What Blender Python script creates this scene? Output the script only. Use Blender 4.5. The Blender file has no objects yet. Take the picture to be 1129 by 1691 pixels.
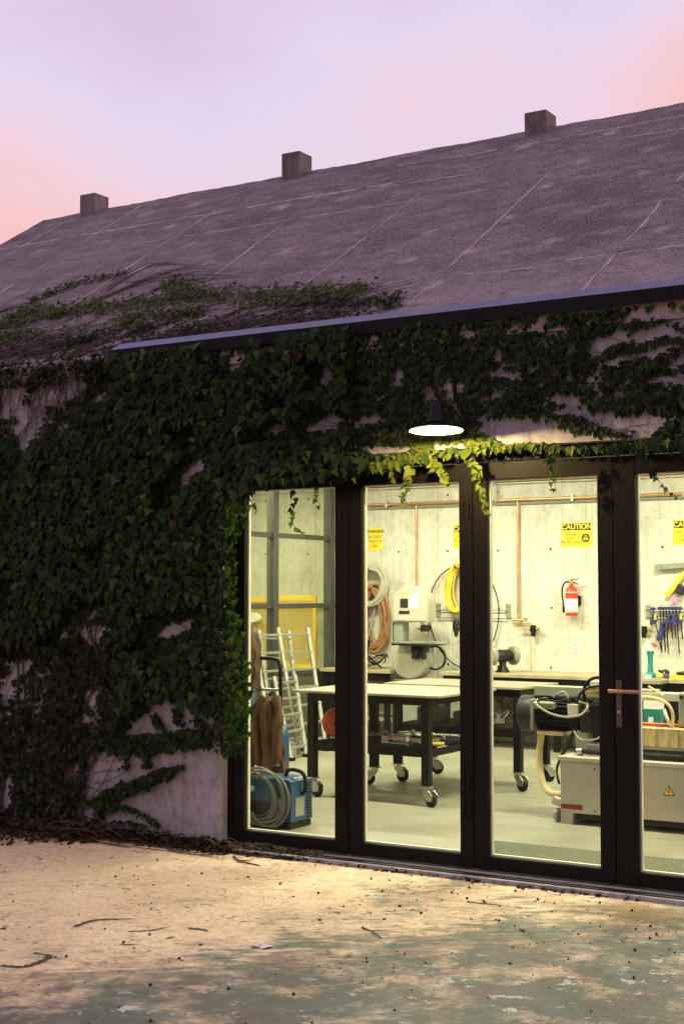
# Dusk view of an ivy-covered concrete workshop with lit bi-fold glass doors.
import bpy, math, random
import numpy as np
from mathutils import Matrix, Vector, Euler

random.seed(7); rng = np.random.default_rng(11)
S = bpy.context.scene; COL = S.collection
R = math.radians

# ------------------------------------------------------------------ camera
cd = bpy.data.cameras.new('camera'); cam = bpy.data.objects.new('camera', cd); COL.objects.link(cam)
cam.location = (5.254, -7.215, 1.55); cam.rotation_euler = (R(90 + 3.168), 0, R(31.5))
cd.sensor_fit = 'VERTICAL'; cd.sensor_height = 36; cd.lens = 50; cd.clip_end = 2000; cd.clip_start = .05
S.camera = cam

# ------------------------------------------------------------------ dusk sky
SUN_EL, SUN_AZ = R(4.0), R(80)
W = bpy.data.worlds.new('World'); S.world = W; W.use_nodes = True
nt = W.node_tree; nt.nodes.clear(); L = nt.links
def N(t, **k):
    n = nt.nodes.new(t)
    for a, b in k.items(): setattr(n, a, b)
    return n
def math_n(op, a, b=None, clamp=False):
    n = N('ShaderNodeMath', operation=op, use_clamp=clamp)
    for i, x in enumerate((a, b)):
        if x is None: continue
        if isinstance(x, (int, float)): n.inputs[i].default_value = x
        else: L.new(x, n.inputs[i])
    return n.outputs[0]
tc = N('ShaderNodeTexCoord'); sep = N('ShaderNodeSeparateXYZ'); L.new(tc.outputs['Generated'], sep.inputs[0])
dotn = N('ShaderNodeVectorMath', operation='DOT_PRODUCT'); L.new(tc.outputs['Generated'], dotn.inputs[0])
dotn.inputs[1].default_value = (math.cos(R(31.5)), math.sin(R(31.5)), 0)
az = math_n('MINIMUM', math_n('MAXIMUM', dotn.outputs['Value'], -.3), .3)
noi = N('ShaderNodeTexNoise'); L.new(tc.outputs['Generated'], noi.inputs['Vector']); noi.inputs['Scale'].default_value = 2.3; noi.inputs['Detail'].default_value = 5
off = math_n('ADD', math_n('MULTIPLY', math_n('MULTIPLY', az, az), -1.3), math_n('MULTIPLY', az, -.26))
noi2 = N('ShaderNodeTexNoise'); mp = N('ShaderNodeMapping'); mp.inputs['Scale'].default_value = (1, 1, 2.2); L.new(tc.outputs['Generated'], mp.inputs[0]); L.new(mp.outputs[0], noi2.inputs['Vector'])
noi2.inputs['Scale'].default_value = 7; noi2.inputs['Detail'].default_value = 6; noi2.inputs['Roughness'].default_value = .55
cl_ = math_n('ADD', math_n('MULTIPLY', math_n('SUBTRACT', noi.outputs['Fac'], .5), .24), math_n('MULTIPLY', math_n('SUBTRACT', noi2.outputs['Fac'], .5), .14))
zz = math_n('ADD', math_n('ADD', sep.outputs['Z'], off), cl_)
cr = N('ShaderNodeValToRGB'); L.new(zz, cr.inputs['Fac'])
E_ = cr.color_ramp.elements
stops = [(0, (.80, .36, .27)), (.17, (.94, .50, .42)), (.23, (.92, .58, .60)), (.275, (.86, .65, .77)), (.33, (.78, .66, .85)), (.40, (.72, .55, .75)), (.62, (.68, .57, .77)), (1, (.64, .56, .76))]
E_[0].position, E_[0].color = stops[0][0], (*stops[0][1], 1); E_[1].position, E_[1].color = stops[-1][0], (*stops[-1][1], 1)
for p_, c_ in stops[1:-1]: e = E_.new(p_); e.color = (*c_, 1)
sky = N('ShaderNodeTexSky', sky_type='NISHITA', sun_disc=False, sun_elevation=SUN_EL, sun_rotation=SUN_AZ)
bg1 = N('ShaderNodeBackground'); L.new(cr.outputs['Color'], bg1.inputs['Color']); bg1.inputs['Strength'].default_value = .97
bg2 = N('ShaderNodeBackground'); L.new(sky.outputs['Color'], bg2.inputs['Color']); bg2.inputs['Strength'].default_value = .012
ad = N('ShaderNodeAddShader'); L.new(bg1.outputs[0], ad.inputs[0]); L.new(bg2.outputs[0], ad.inputs[1])
wo = N('ShaderNodeOutputWorld'); L.new(ad.outputs[0], wo.inputs['Surface'])

# last glow of the sun, low over the right-hand end of the building
sl = bpy.data.lights.new('sun', 'SUN'); sl.energy = 1.2; sl.angle = R(14); sl.color = (1, .72, .62)
so = bpy.data.objects.new('sun', sl); COL.objects.link(so)
sd = Vector((math.sin(SUN_AZ) * math.cos(SUN_EL), math.cos(SUN_AZ) * math.cos(SUN_EL), math.sin(SUN_EL)))
so.rotation_euler = sd.to_track_quat('Z', 'Y').to_euler(); so.location = (30, 5, 12)

S.view_settings.view_transform = 'Standard'; S.view_settings.look = 'None'
S.view_settings.exposure = .04; S.view_settings.gamma = 1; S.view_settings.use_curve_mapping = False
S.render.engine = 'CYCLES'
cy = S.cycles; cy.use_denoising = True; cy.use_light_tree = False; cy.adaptive_threshold = .03; cy.max_bounces = 6; cy.diffuse_bounces = 3; cy.glossy_bounces = 3; cy.transmission_bounces = 4; cy.transparent_max_bounces = 16; cy.sample_clamp_indirect = 6
try: cy.denoiser = 'OPENIMAGEDENOISE'; cy.denoising_input_passes = 'RGB_ALBEDO_NORMAL'
except Exception: pass

# ------------------------------------------------------------------ helpers: geometry
class MB:
    def __init__(s): s.v = []; s.f = []
    def add(s, v, f):
        o = len(s.v); s.v += [tuple(p) for p in v]; s.f += [tuple(i + o for i in q) for q in f]; return s
    def box(s, x0, x1, y0, y1, z0, z1):
        v = [(x, y, z) for z in (z0, z1) for y in (y0, y1) for x in (x0, x1)]
        return s.add(v, [(0, 2, 3, 1), (4, 5, 7, 6), (0, 1, 5, 4), (2, 6, 7, 3), (0, 4, 6, 2), (1, 3, 7, 5)])
    def obox(s, c, d, rot=(0, 0, 0)):
        m = Euler(rot).to_matrix(); h = [x / 2 for x in d]
        v = [Vector(c) + m @ Vector((x, y, z)) for z in (-h[2], h[2]) for y in (-h[1], h[1]) for x in (-h[0], h[0])]
        return s.add(v, [(0, 2, 3, 1), (4, 5, 7, 6), (0, 1, 5, 4), (2, 6, 7, 3), (0, 4, 6, 2), (1, 3, 7, 5)])
    def tube(s, pts, r, n=8, cap=True):
        pts = [Vector(p) for p in pts]; k = len(pts)
        rr = r if isinstance(r, (list, tuple)) else [r] * k
        v = []; f = []; u = None
        for i in range(k):
            t = (pts[min(i + 1, k - 1)] - pts[max(i - 1, 0)])
            t = t.normalized() if t.length > 1e-9 else Vector((0, 0, 1))
            if u is None: u = t.orthogonal().normalized()
            u = (u - t * u.dot(t)); u = u.normalized() if u.length > 1e-6 else t.orthogonal().normalized()
            w = t.cross(u)
            for j in range(n):
                a = 2 * math.pi * j / n; v.append(pts[i] + (u * math.cos(a) + w * math.sin(a)) * rr[i])
        for i in range(k - 1):
            for j in range(n):
                a, b = i * n + j, i * n + (j + 1) % n; f.append((a, b, b + n, a + n))
        if cap: f += [tuple(range(n - 1, -1, -1)), tuple((k - 1) * n + j for j in range(n))]
        return s.add(v, f)
    def lathe(s, prof, n=20, M=None, cap=True):
        v = []; f = []; k = len(prof)
        for r, z in prof:
            for j in range(n):
                a = 2 * math.pi * j / n; v.append(Vector((r * math.cos(a), r * math.sin(a), z)))
        for i in range(k - 1):
            for j in range(n):
                a, b = i * n + j, i * n + (j + 1) % n; f.append((a, b, b + n, a + n))
        if cap:
            if prof[0][0] > 1e-5: f.append(tuple(range(n - 1, -1, -1)))
            if prof[-1][0] > 1e-5: f.append(tuple((k - 1) * n + j for j in range(n)))
        if M is not None: v = [M @ p for p in v]
        return s.add(v, f)
    def cyl(s, p0, p1, r, n=14): return s.tube([p0, p1], r, n)
    def prism(s, poly, a, b, axis='Y'):
        def P(u, w, d): return {'Y': (u, d, w), 'X': (d, u, w), 'Z': (u, w, d)}[axis]
        k = len(poly); v = [P(u, w, a) for u, w in poly] + [P(u, w, b) for u, w in poly]
        f = [tuple(range(k)), tuple(range(2 * k - 1, k - 1, -1))] + [(i, i + k, (i + 1) % k + k, (i + 1) % k) for i in range(k)]
        return s.add(v, f)
    def build(s, name, mat, parent=None, smooth=False, bevel=0, recalc=True):
        me = bpy.data.meshes.new(name); me.from_pydata([tuple(p) for p in s.v], [], s.f); me.validate()
        if recalc:
            import bmesh
            bm = bmesh.new(); bm.from_mesh(me); bmesh.ops.recalc_face_normals(bm, faces=bm.faces); bm.to_mesh(me); bm.free()
        if mat is not None: me.materials.append(mat)
        if smooth:
            me.shade_smooth(); me.set_sharp_from_angle(angle=R(38))
        o = bpy.data.objects.new(name, me); COL.objects.link(o); adopt(o, parent)
        if bevel:
            b = o.modifiers.new('edge', 'BEVEL'); b.width = bevel; b.segments = 2; b.limit_method = 'ANGLE'; b.angle_limit = R(40)
        return o
def adopt(o, parent):
    if parent is None: return
    o.parent = parent
    loc = parent.location.copy() if parent.parent is None else Vector((0, 0, 0))
    o.matrix_parent_inverse = Matrix.Translation(-loc)
def tag(o, label=None, cat=None, group=None, kind=None):
    if label: o['label'] = label
    if cat: o['category'] = cat
    if group: o['group'] = group
    if kind: o['kind'] = kind
    return o
def thing(name, label, cat, loc, group=None):
    o = bpy.data.objects.new(name, None); COL.objects.link(o); o.location = loc; o.empty_display_size = .1
    return tag(o, label, cat, group)
def arc(cx, cz, r, a0, a1, n): return [(cx + r * math.cos(R(a0 + (a1 - a0) * i / n)), cz + r * math.sin(R(a0 + (a1 - a0) * i / n))) for i in range(n + 1)]
def spline(pts, n=6):
    P = [Vector(p) for p in pts]; out = []
    for i in range(len(P) - 1):
        a, b, c, d = P[max(i - 1, 0)], P[i], P[i + 1], P[min(i + 2, len(P) - 1)]
        for j in range(n):
            t = j / n
            out.append(.5 * ((2 * b) + (c - a) * t + (2 * a - 5 * b + 4 * c - d) * t * t + (3 * b - a - 3 * c + d) * t ** 3))
    return out + [P[-1]]
def lettering(name, body, loc, size, mat, parent, align='CENTER', facing='front', width=None, bold=0):
    c = bpy.data.curves.new(name, 'FONT'); c.body = body; c.size = size; c.align_x = align; c.align_y = 'CENTER'; c.extrude = .0004; c.offset = bold
    if width: c.space_character = width
    c.materials.append(mat)
    t = bpy.data.objects.new(name, c); COL.objects.link(t); bpy.context.view_layer.update()
    me = bpy.data.meshes.new_from_object(t.evaluated_get(bpy.context.evaluated_depsgraph_get())); bpy.data.objects.remove(t)
    if not me.materials: me.materials.append(mat)
    o = bpy.data.objects.new(name, me); COL.objects.link(o); o.location = loc; o.rotation_euler = (R(90), 0, 0); adopt(o, parent); return o

# ------------------------------------------------------------------ helpers: materials
class NG:
    def __init__(s, m): s.t = m.node_tree; s.L = s.t.links
    def n(s, t, ins=None, **k):
        x = s.t.nodes.new(t)
        for a, b in k.items(): setattr(x, a, b)
        for a, b in (ins or {}).items():
            if hasattr(b, 'is_linked') or b.__class__.__name__.startswith('NodeSocket'): s.L.new(b, x.inputs[a])
            else: x.inputs[a].default_value = b
        return x
    def noise(s, vec, scale, detail=4, rough=.55, out='Fac', dist=0):
        return s.n('ShaderNodeTexNoise', {'Vector': vec, 'Scale': scale, 'Detail': detail, 'Roughness': rough, 'Distortion': dist}).outputs[out]
    def ramp(s, fac, stops, interp='LINEAR'):
        x = s.n('ShaderNodeValToRGB', {'Fac': fac}); e = x.color_ramp.elements; x.color_ramp.interpolation = interp
        c4 = lambda c: (c, c, c, 1) if isinstance(c, (int, float)) else (*c, 1)
        e[0].position, e[0].color = stops[0][0], c4(stops[0][1]); e[1].position, e[1].color = stops[-1][0], c4(stops[-1][1])
        for p, c in stops[1:-1]: q = e.new(p); q.color = c4(c)
        return x.outputs['Color']
    def mix(s, fac, a, b, mode='MIX'):
        x = s.n('ShaderNodeMix', data_type='RGBA', blend_type=mode)
        for i, v in ((0, fac), (6, a), (7, b)):
            if isinstance(v, (int, float)): x.inputs[i].default_value = v if i == 0 else (v, v, v, 1)
            elif isinstance(v, tuple): x.inputs[i].default_value = (*v, 1)
            else: s.L.new(v, x.inputs[i])
        return x.outputs[2]
    def m(s, op, a, b=None, clamp=False):
        x = s.n('ShaderNodeMath', operation=op, use_clamp=clamp)
        for i, v in enumerate((a, b)):
            if v is None: continue
            if isinstance(v, (int, float)): x.inputs[i].default_value = v
            else: s.L.new(v, x.inputs[i])
        return x.outputs[0]
    def map(s, vec, scale=(1, 1, 1), loc=(0, 0, 0), rot=(0, 0, 0)):
        return s.n('ShaderNodeMapping', {'Vector': vec, 'Scale': scale, 'Location': loc, 'Rotation': rot}).outputs[0]
def newmat(name):
    m = bpy.data.materials.new(name); m.use_nodes = True; g = NG(m)
    b = m.node_tree.nodes['Principled BSDF']; co = g.n('ShaderNodeTexCoord').outputs['Object']
    return m, g, b, co
def bump(g, b, h, strength, dist=.01):
    x = g.n('ShaderNodeBump', {'Height': h, 'Strength': strength, 'Distance': dist}); g.L.new(x.outputs[0], b.inputs['Normal'])
def simple(name, col, rough=.55, metal=0, var=.18, scale=9, bmp=.12, bscale=90, stretch=(1, 1, 1), spec=.5, scratch=0):
    m, g, b, co = newmat(name)
    v = g.map(co, stretch)
    n1 = g.noise(v, scale, 5); n2 = g.noise(v, bscale, 3)
    lo = tuple(max(0, c * (1 - var)) for c in col); hi = tuple(min(1, c * (1 + var)) for c in col)
    c = g.ramp(n1, [(.3, lo), (.7, hi)])
    if scratch: c = g.mix(g.ramp(g.noise(g.map(co, (3, 3, 40)), 6, 6), [(.6, 0), (.75, scratch)]), c, tuple(min(1, x * 1.7 + .05) for x in col))
    g.L.new(c, b.inputs['Base Color'])
    g.L.new(g.m('ADD', g.m('MULTIPLY', n2, .25), rough - .12), b.inputs['Roughness'])
    b.inputs['Metallic'].default_value = metal; b.inputs['Specular IOR Level'].default_value = spec
    if bmp: bump(g, b, n2, bmp, .004)
    return m
def emissive(name, col, st):
    m, g, b, co = newmat(name); b.inputs['Base Color'].default_value = (*col, 1)
    b.inputs['Emission Color'].default_value = (*col, 1); b.inputs['Emission Strength'].default_value = st; return m

def concrete(name, base, streak, hole=True):
    m, g, b, co = newmat(name)
    big = g.noise(co, 1.1, 6, .6); st = g.noise(g.map(co, (19, 19, .55)), 1, 8, .72, dist=.6); fine = g.noise(co, 60, 4, .7); blot = g.noise(co, 7, 5, .7)
    run = g.noise(g.map(co, (13, 13, .22), (3, 3, 1)), 1, 7, .66)
    c = g.ramp(big, [(.25, tuple(x * .84 for x in base)), (.75, tuple(min(1, x * 1.14) for x in base))])
    c = g.mix(g.ramp(blot, [(.48, 0), (.68, .55)]), c, tuple(x * .60 for x in base))
    c = g.mix(g.ramp(st, [(.50, 0), (.64, .42 * streak)]), c, tuple(x * .62 for x in base))
    c = g.mix(g.ramp(run, [(.58, 0), (.66, .42 * streak)]), c, (base[0] * .62, base[1] * .50, base[2] * .34))
    c = g.mix(g.ramp(fine, [(.3, .3), (.55, 0)]), c, tuple(x * .4 for x in base))
    c = g.mix(1, c, g.ramp(g.noise(g.map(co, (1, 1, .7), (2, 2, 2)), 15, 8, .75), [(.33, .55 if hole else .80), (.5, 1.0), (.68, 1.14 if hole else 1.05)]), 'MULTIPLY')
    h = g.m('ADD', g.m('MULTIPLY', st, .6), g.m('MULTIPLY', fine, .35))
    if hole:
        vo = g.n('ShaderNodeTexVoronoi', {'Vector': g.map(co, (1, 1, .8)), 'Scale': 21.0}).outputs['Distance']
        pit = g.m('MULTIPLY', g.ramp(vo, [(.06, 1), (.11, 0)]), g.ramp(g.noise(co, 5, 2), [(.42, 0), (.52, 1)]))
        c = g.mix(g.m('MULTIPLY', pit, .85), c, tuple(x * .25 for x in base)); h = g.m('SUBTRACT', h, pit)
    g.L.new(c, b.inputs['Base Color']); b.inputs['Roughness'].default_value = .85; b.inputs['Specular IOR Level'].default_value = .25
    bump(g, b, h, .5, .006); return m
MT = {}
MT['wall'] = concrete('exterior_concrete', (.30, .295, .34), 1.35)
MT['inner'] = concrete('interior_concrete', (.67, .65, .57), 1.35, False)
MT['block'] = concrete('ridge_block_concrete', (.17, .16, .175), 1.8)

def roof_mat():
    m, g, b, co = newmat('roof_concrete')
    base = (.19, .15, .168)
    big = g.noise(co, .8, 6, .6); mid = g.noise(g.map(co, (1, 2.2, 2.2)), 3.2, 5, .65); fine = g.noise(co, 58, 3, .75); fine2 = g.noise(co, 15, 5, .7)
    c = g.ramp(big, [(.3, tuple(x * .68 for x in base)), (.7, tuple(x * 1.22 for x in base))])
    c = g.mix(g.ramp(mid, [(.44, 0), (.68, .7)]), c, (.36, .31, .34))
    c = g.mix(g.ramp(fine, [(.36, .75), (.58, 0)]), c, (.06, .042, .045))
    c = g.mix(g.ramp(fine, [(.54, 0), (.76, .6)]), c, (.48, .41, .44))
    # patched tie holes on the formwork grid, smeared along the roof
    sp_ = g.n('ShaderNodeSeparateXYZ', {0: co})
    vv = g.n('ShaderNodeCombineXYZ', {0: g.m('MULTIPLY', sp_.outputs['X'], 1.55), 1: g.m('MULTIPLY', sp_.outputs['Z'], 3.0), 2: 0.0}).outputs[0]
    wob = g.n('ShaderNodeVectorMath', {0: vv, 1: g.n('ShaderNodeVectorMath', {0: g.noise(co, 9, 5, .7, out='Color'), 'Scale': .34}, operation='SCALE').outputs[0]}, operation='ADD').outputs[0]
    vo = g.n('ShaderNodeTexVoronoi', {'Vector': wob, 'Scale': 1.0, 'Randomness': .45}, voronoi_dimensions='2D')
    pat = g.ramp(vo.outputs['Distance'], [(.03, 1), (.15, 0)])
    pat = g.m('MULTIPLY', pat, g.ramp(g.noise(co, 17, 5, .7), [(.38, .1), (.62, 1)]))
    pat = g.m('MULTIPLY', pat, g.ramp(vo.outputs['Color'], [(.25, .15), (.8, 1)]))
    c = g.mix(g.m('MULTIPLY', pat, .8), c, (.55, .50, .52))
    # lime bloom towards the eave
    sx = g.n('ShaderNodeSeparateXYZ', {0: co})
    low = g.m('MULTIPLY', g.ramp(g.m('ADD', sx.outputs['Z'], g.m('MULTIPLY', mid, 1.4)), [(3.5 / 10, 1), (.46, 0)]), .0)
    blo = g.ramp(g.m('ADD', g.m('MULTIPLY', g.m('SUBTRACT', 4.1, sx.outputs['Z']), .55), g.m('SUBTRACT', fine2, .75)), [(0, 0), (.4, .55)])
    c = g.mix(blo, c, (.36, .31, .32))
    g.L.new(c, b.inputs['Base Color']); b.inputs['Roughness'].default_value = .9; b.inputs['Specular IOR Level'].default_value = .2
    bump(g, b, g.m('ADD', g.m('MULTIPLY', fine, .8), fine2), .6, .012); return m
MT['roof'] = roof_mat()
MT['seam'] = concrete('roof_seam_lime', (.43, .38, .41), .9, True)

def ground_mat():
    m, g, b, co = newmat('yard_concrete')
    sx = g.n('ShaderNodeSeparateXYZ', {0: co}); X, Y = sx.outputs['X'], sx.outputs['Y']
    n1 = g.noise(co, 1.3, 7, .62); n2 = g.noise(co, 4.5, 6, .65); n3 = g.noise(co, 55, 4, .75); n4 = g.noise(g.map(co, (1, 1, 1), (7, 3, 0)), 2.1, 6, .6)
    c = g.ramp(n1, [(.25, (.60, .46, .29)), (.5, (.72, .57, .38)), (.78, (.78, .64, .46))])
    c = g.mix(g.ramp(n2, [(.55, 0), (.75, .35)]), c, (.40, .25, .10))
    c = g.mix(g.ramp(g.noise(co, 11, 5, .7), [(.58, 0), (.72, .25)]), c, (.66, .56, .42))
    # blue-green oil and paint stain spreading over the slab, wandering edge of its own
    d = g.m('ADD', g.m('MULTIPLY', g.m('SUBTRACT', X, 1.65), .5), g.m('MULTIPLY', g.m('SUBTRACT', -1.2, Y), .36))
    n6 = g.noise(g.map(co, (1, 1, 1), (11, 2, 0), (0, 0, .55)), 1.9, 9, .72)
    n7 = g.noise(g.map(g.map(co, (1, 1, 1), (0, 0, 0), (0, 0, -.55)), (1, 3.2, 1)), 5, 8, .75)
    d = g.m('ADD', d, g.m('ADD', g.m('MULTIPLY', g.m('SUBTRACT', n6, .5), 1.0), g.m('MULTIPLY', g.m('SUBTRACT', n7, .5), .8)))
    n8 = g.noise(g.map(co, (1, 1, 1), (5, 8, 0)), 3.1, 9, .74)
    st0 = g.ramp(n8, [(.36, .12), (.52, 1)])
    st = g.ramp(d, [(.20, 0), (.29, .62), (.48, .9), (.8, .97)])
    stc = g.ramp(n4, [(.34, (.05, .055, .078)), (.46, (.028, .044, .046)), (.57, (.062, .078, .066)), (.70, (.24, .20, .13))])
    c = g.mix(g.m('MULTIPLY', g.m('MULTIPLY', st, st0), g.ramp(n3, [(.3, 1), (.75, .8)])), c, stc)
    n5 = g.noise(g.map(co, (1, 1, 1), (2, 5, 0)), 2.6, 6, .68)
    teal = g.m('MULTIPLY', g.ramp(g.m('ADD', g.m('MULTIPLY', g.m('MINIMUM', g.m('SUBTRACT', X, 1.05), .7), .5), g.m('MULTIPLY', g.m('SUBTRACT', n5, .5), 3.0)), [(.05, 0), (.6, .85)]), g.ramp(n7, [(.40, 0), (.58, 1)]))
    c = g.mix(teal, c, (.065, .145, .12))
    oil = g.m('MULTIPLY', g.ramp(g.m('ADD', g.m('MULTIPLY', g.m('ABSOLUTE', g.m('SUBTRACT', X, 2.75)), -.8), g.m('ADD', g.m('MULTIPLY', g.m('ABSOLUTE', g.m('ADD', Y, .42)), -1.6), n2)), [(.0, 0), (.4, .8)]), .8)
    c = g.mix(oil, c, (.22, .15, .06))
    # splashes of pale paint and dark drips
    w = g.m('MULTIPLY', g.ramp(g.noise(co, 8, 6, .7), [(.60, 0), (.63, .95)]), g.ramp(d, [(.4, 0), (.7, 1)]))
    c = g.mix(w, c, (.50, .52, .50))
    sp = g.m('MULTIPLY', g.ramp(g.noise(g.map(co, (1, 1, 1), (3, 9, 0)), 22, 4, .6), [(.60, 0), (.63, 1)]), g.ramp(g.noise(co, 1.7, 3), [(.46, 0), (.58, .85)]))
    c = g.mix(sp, c, (.07, .065, .06))
    c = g.mix(g.ramp(n3, [(.30, .6), (.52, 0)]), c, (.22, .155, .10))
    gr1 = g.noise(co, 19, 6, .75); gr2 = g.noise(g.map(co, (1, 1, 1), (4, 4, 0), (0, 0, .55)), 130, 2, .6)
    c = g.mix(1, c, g.ramp(gr1, [(.3, .66), (.5, 1.0), (.7, 1.1)]), 'MULTIPLY')
    c = g.mix(g.ramp(gr2, [(.62, 0), (.74, .5)]), c, (.10, .08, .06))
    g.L.new(c, b.inputs['Base Color']); g.L.new(g.ramp(d, [(.1, .92), (.8, .62)]), b.inputs['Roughness']); b.inputs['Specular IOR Level'].default_value = .22
    bump(g, b, g.m('ADD', g.m('MULTIPLY', n3, .5), n2), .35, .006); return m
MT['ground'] = ground_mat()
def floor_mat():
    m, g, b, co = newmat('polished_floor')
    n1 = g.noise(co, 1.6, 6, .6); n3 = g.noise(co, 70, 3); n2 = g.noise(g.map(co, (1, 3, 1)), 2.4, 6, .65)
    c = g.ramp(n1, [(.3, (.215, .21, .16)), (.7, (.32, .31, .24))]); c = g.mix(g.ramp(n2, [(.5, 0), (.75, .4)]), c, (.13, .128, .095))
    c = g.mix(g.ramp(n3, [(.3, .15), (.5, 0)]), c, (.2, .2, .15))
    g.L.new(c, b.inputs['Base Color']); g.L.new(g.ramp(n2, [(.3, .32), (.7, .5)]), b.inputs['Roughness']); b.inputs['Specular IOR Level'].default_value = .35
    bump(g, b, n3, .08, .003); return m
MT['floor'] = floor_mat()
def glass_mat(name, tint=(.97, .985, .96), dust=0):
    m, g, b, co = newmat(name); nt_ = m.node_tree; nt_.nodes.remove(b); out = nt_.nodes['Material Output']
    tr = g.n('ShaderNodeBsdfTransparent', {'Color': (*tint, 1)}); gl = g.n('ShaderNodeBsdfGlossy', {'Color': (1, 1, 1, 1), 'Roughness': .01})
    ge = g.n('ShaderNodeNewGeometry'); dt = g.n('ShaderNodeVectorMath', {0: ge.outputs['Incoming'], 1: ge.outputs['Normal']}, operation='DOT_PRODUCT').outputs['Value']
    fr = g.m('ADD', .007, g.m('MULTIPLY', g.m('POWER', g.m('SUBTRACT', 1, g.m('ABSOLUTE', dt)), 5), .97)); mx = g.n('ShaderNodeMixShader', {0: fr, 1: tr.outputs[0], 2: gl.outputs[0]})
    o = mx.outputs[0]
    if dust:
        df = g.n('ShaderNodeBsdfDiffuse', {'Color': (.5, .5, .45, 1)})
        du = g.m('MULTIPLY', g.ramp(g.noise(g.map(co, (2, 2, .8)), 3, 6, .7), [(.35, .1), (.8, 1)]), dust)
        o = g.n('ShaderNodeMixShader', {0: du, 1: o, 2: df.outputs[0]}).outputs[0]
    g.L.new(o, out.inputs['Surface']); return m
MT['glass'] = glass_mat('door_glass')
MT['pglass'] = glass_mat('partition_glass', (.93, .95, .89), .05)
def leaf_mat(name, stops, trans=.3, rough=.5):
    m, g, b, co = newmat(name)
    ri = g.n('ShaderNodeNewGeometry').outputs['Random Per Island']; oi = g.n('ShaderNodeObjectInfo').outputs['Random']
    f = g.m('FRACT', g.m('ADD', ri, oi)); c = g.ramp(f, stops)
    c = g.mix(g.ramp(g.noise(co, 45, 3), [(.35, .25), (.65, 0)]), c, (.012, .016, .006))
    g.L.new(c, b.inputs['Base Color']); b.inputs['Roughness'].default_value = rough; b.inputs['Specular IOR Level'].default_value = .10
    tl = g.n('ShaderNodeBsdfTranslucent', {'Color': g.mix(.5, c, (.20, .26, .03), 'MULTIPLY')}); g.L.new(c, tl.inputs['Color'])
    mx = g.n('ShaderNodeMixShader', {0: trans, 1: b.outputs[0], 2: tl.outputs[0]})
    g.L.new(mx.outputs[0], m.node_tree.nodes['Material Output'].inputs['Surface']); return m
DG, MG, OG, YG, RD, BR = (.012, .029, .012), (.023, .049, .017), (.046, .072, .021), (.11, .12, .03), (.045, .014, .011), (.035, .026, .014)
MT['leaf'] = leaf_mat('ivy_leaf', [(0, DG), (.42, (.016, .037, .014)), (.75, MG), (.93, OG), (.975, (.06, .08, .022)), (.984, YG), (.992, BR), (.998, RD), (1, RD)])
MT['leaf_red'] = leaf_mat('ivy_leaf_turning', [(0, DG), (.4, (.012, .018, .008)), (.65, (.020, .017, .010)), (.82, (.026, .015, .011)), (.94, BR), (1, RD)])
MT['leaf_lit'] = leaf_mat('ivy_leaf_painted_lit', [(0, (.045, .085, .016)), (.5, (.085, .14, .024)), (.85, (.15, .19, .034)), (1, (.20, .20, .04))], .4)  # light on the ivy, painted in as a brighter leaf colour
MT['leaf_edge'] = leaf_mat('ivy_leaf_edge_painted_lit', [(0, (.022, .060, .014)), (.5, (.040, .095, .020)), (.85, (.075, .13, .026)), (1, (.13, .15, .03))], .4)  # light from the room on door-edge leaves, painted as brighter green
MT['leaf_roof'] = leaf_mat('ivy_leaf_roof', [(0, (.03, .045, .012)), (.5, (.075, .105, .022)), (.85, (.14, .16, .035)), (.96, BR), (1, RD)])
MT['litter'] = leaf_mat('dry_leaf', [(0, (.012, .012, .008)), (.5, (.032, .024, .015)), (.85, (.07, .045, .022)), (1, (.055, .02, .014))], .1, .7)
MT['stem'] = simple('ivy_stem', (.055, .033, .030), .8, 0, .3, 30, .3, 120)
MT['twig'] = simple('dry_twig', (.10, .065, .04), .85, 0, .3, 30, .3, 120)
MT['black'] = simple('black_powder_coat', (.0065, .006, .006), .5, 0, .15, 6, .10, 220, spec=.10)
MT['bead'] = simple('glazing_bead', (.62, .62, .50), .45, 0, .08)
MT['gutter'] = simple('painted_steel_flashing', (.085, .088, .19), .45, .15, .12, 7, .08, 60, scratch=.25)
MT['gutter_face'] = simple('dark_steel_flashing', (.006, .006, .008), .55, 0, .15, spec=.12)
MT['steel'] = simple('brushed_steel', (.42, .42, .38), .36, .9, .15, 20, .06, 140)
MT['alu'] = simple('ladder_aluminium', (.25, .25, .205), .45, .25, .12, 20, .06, 140)
MT['tframe'] = simple('table_frame_paint', (.006, .006, .0055), .5, 0, .25, 8, .1, 120, spec=.2, scratch=.04)
MT['ttop'] = simple('worn_table_top', (.25, .225, .165), .5, 0, .3, 5, .1, 60, (1, 6, 1))
MT['wood'] = simple('bench_wood', (.36, .30, .19), .5, 0, .25, 5, .1, 60, (1, 9, 1))
MT['cream'] = simple('machine_cream_paint', (.46, .44, .36), .38, 0, .06, 6, .04, 150)
MT['creamdark'] = simple('machine_grey_paint', (.25, .26, .21), .42, 0, .12, 8, .06, 150)
MT['darkmetal'] = simple('dark_machine_metal', (.016, .016, .0145), .45, .2, .3, 12, .15, 100)
MT['rubber'] = simple('black_rubber', (.006, .006, .006), .6, 0, .2, spec=.25)
MT['red'] = simple('extinguisher_red', (.62, .05, .02), .32, 0, .08)
MT['redorange'] = simple('orange_red_plastic', (.58, .09, .03), .45, 0, .15)
MT['darkred'] = simple('cabinet_dark_red', (.20, .022, .015), .4, 0, .1)
MT['white'] = simple('white_label', (.80, .80, .76), .55, 0, .05)
MT['yellow'] = simple('cage_yellow_paint', (.78, .55, .03), .42, 0, .08)
MT['signy'] = simple('sign_yellow', (.86, .62, .02), .4, 0, .03, bmp=0)
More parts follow.
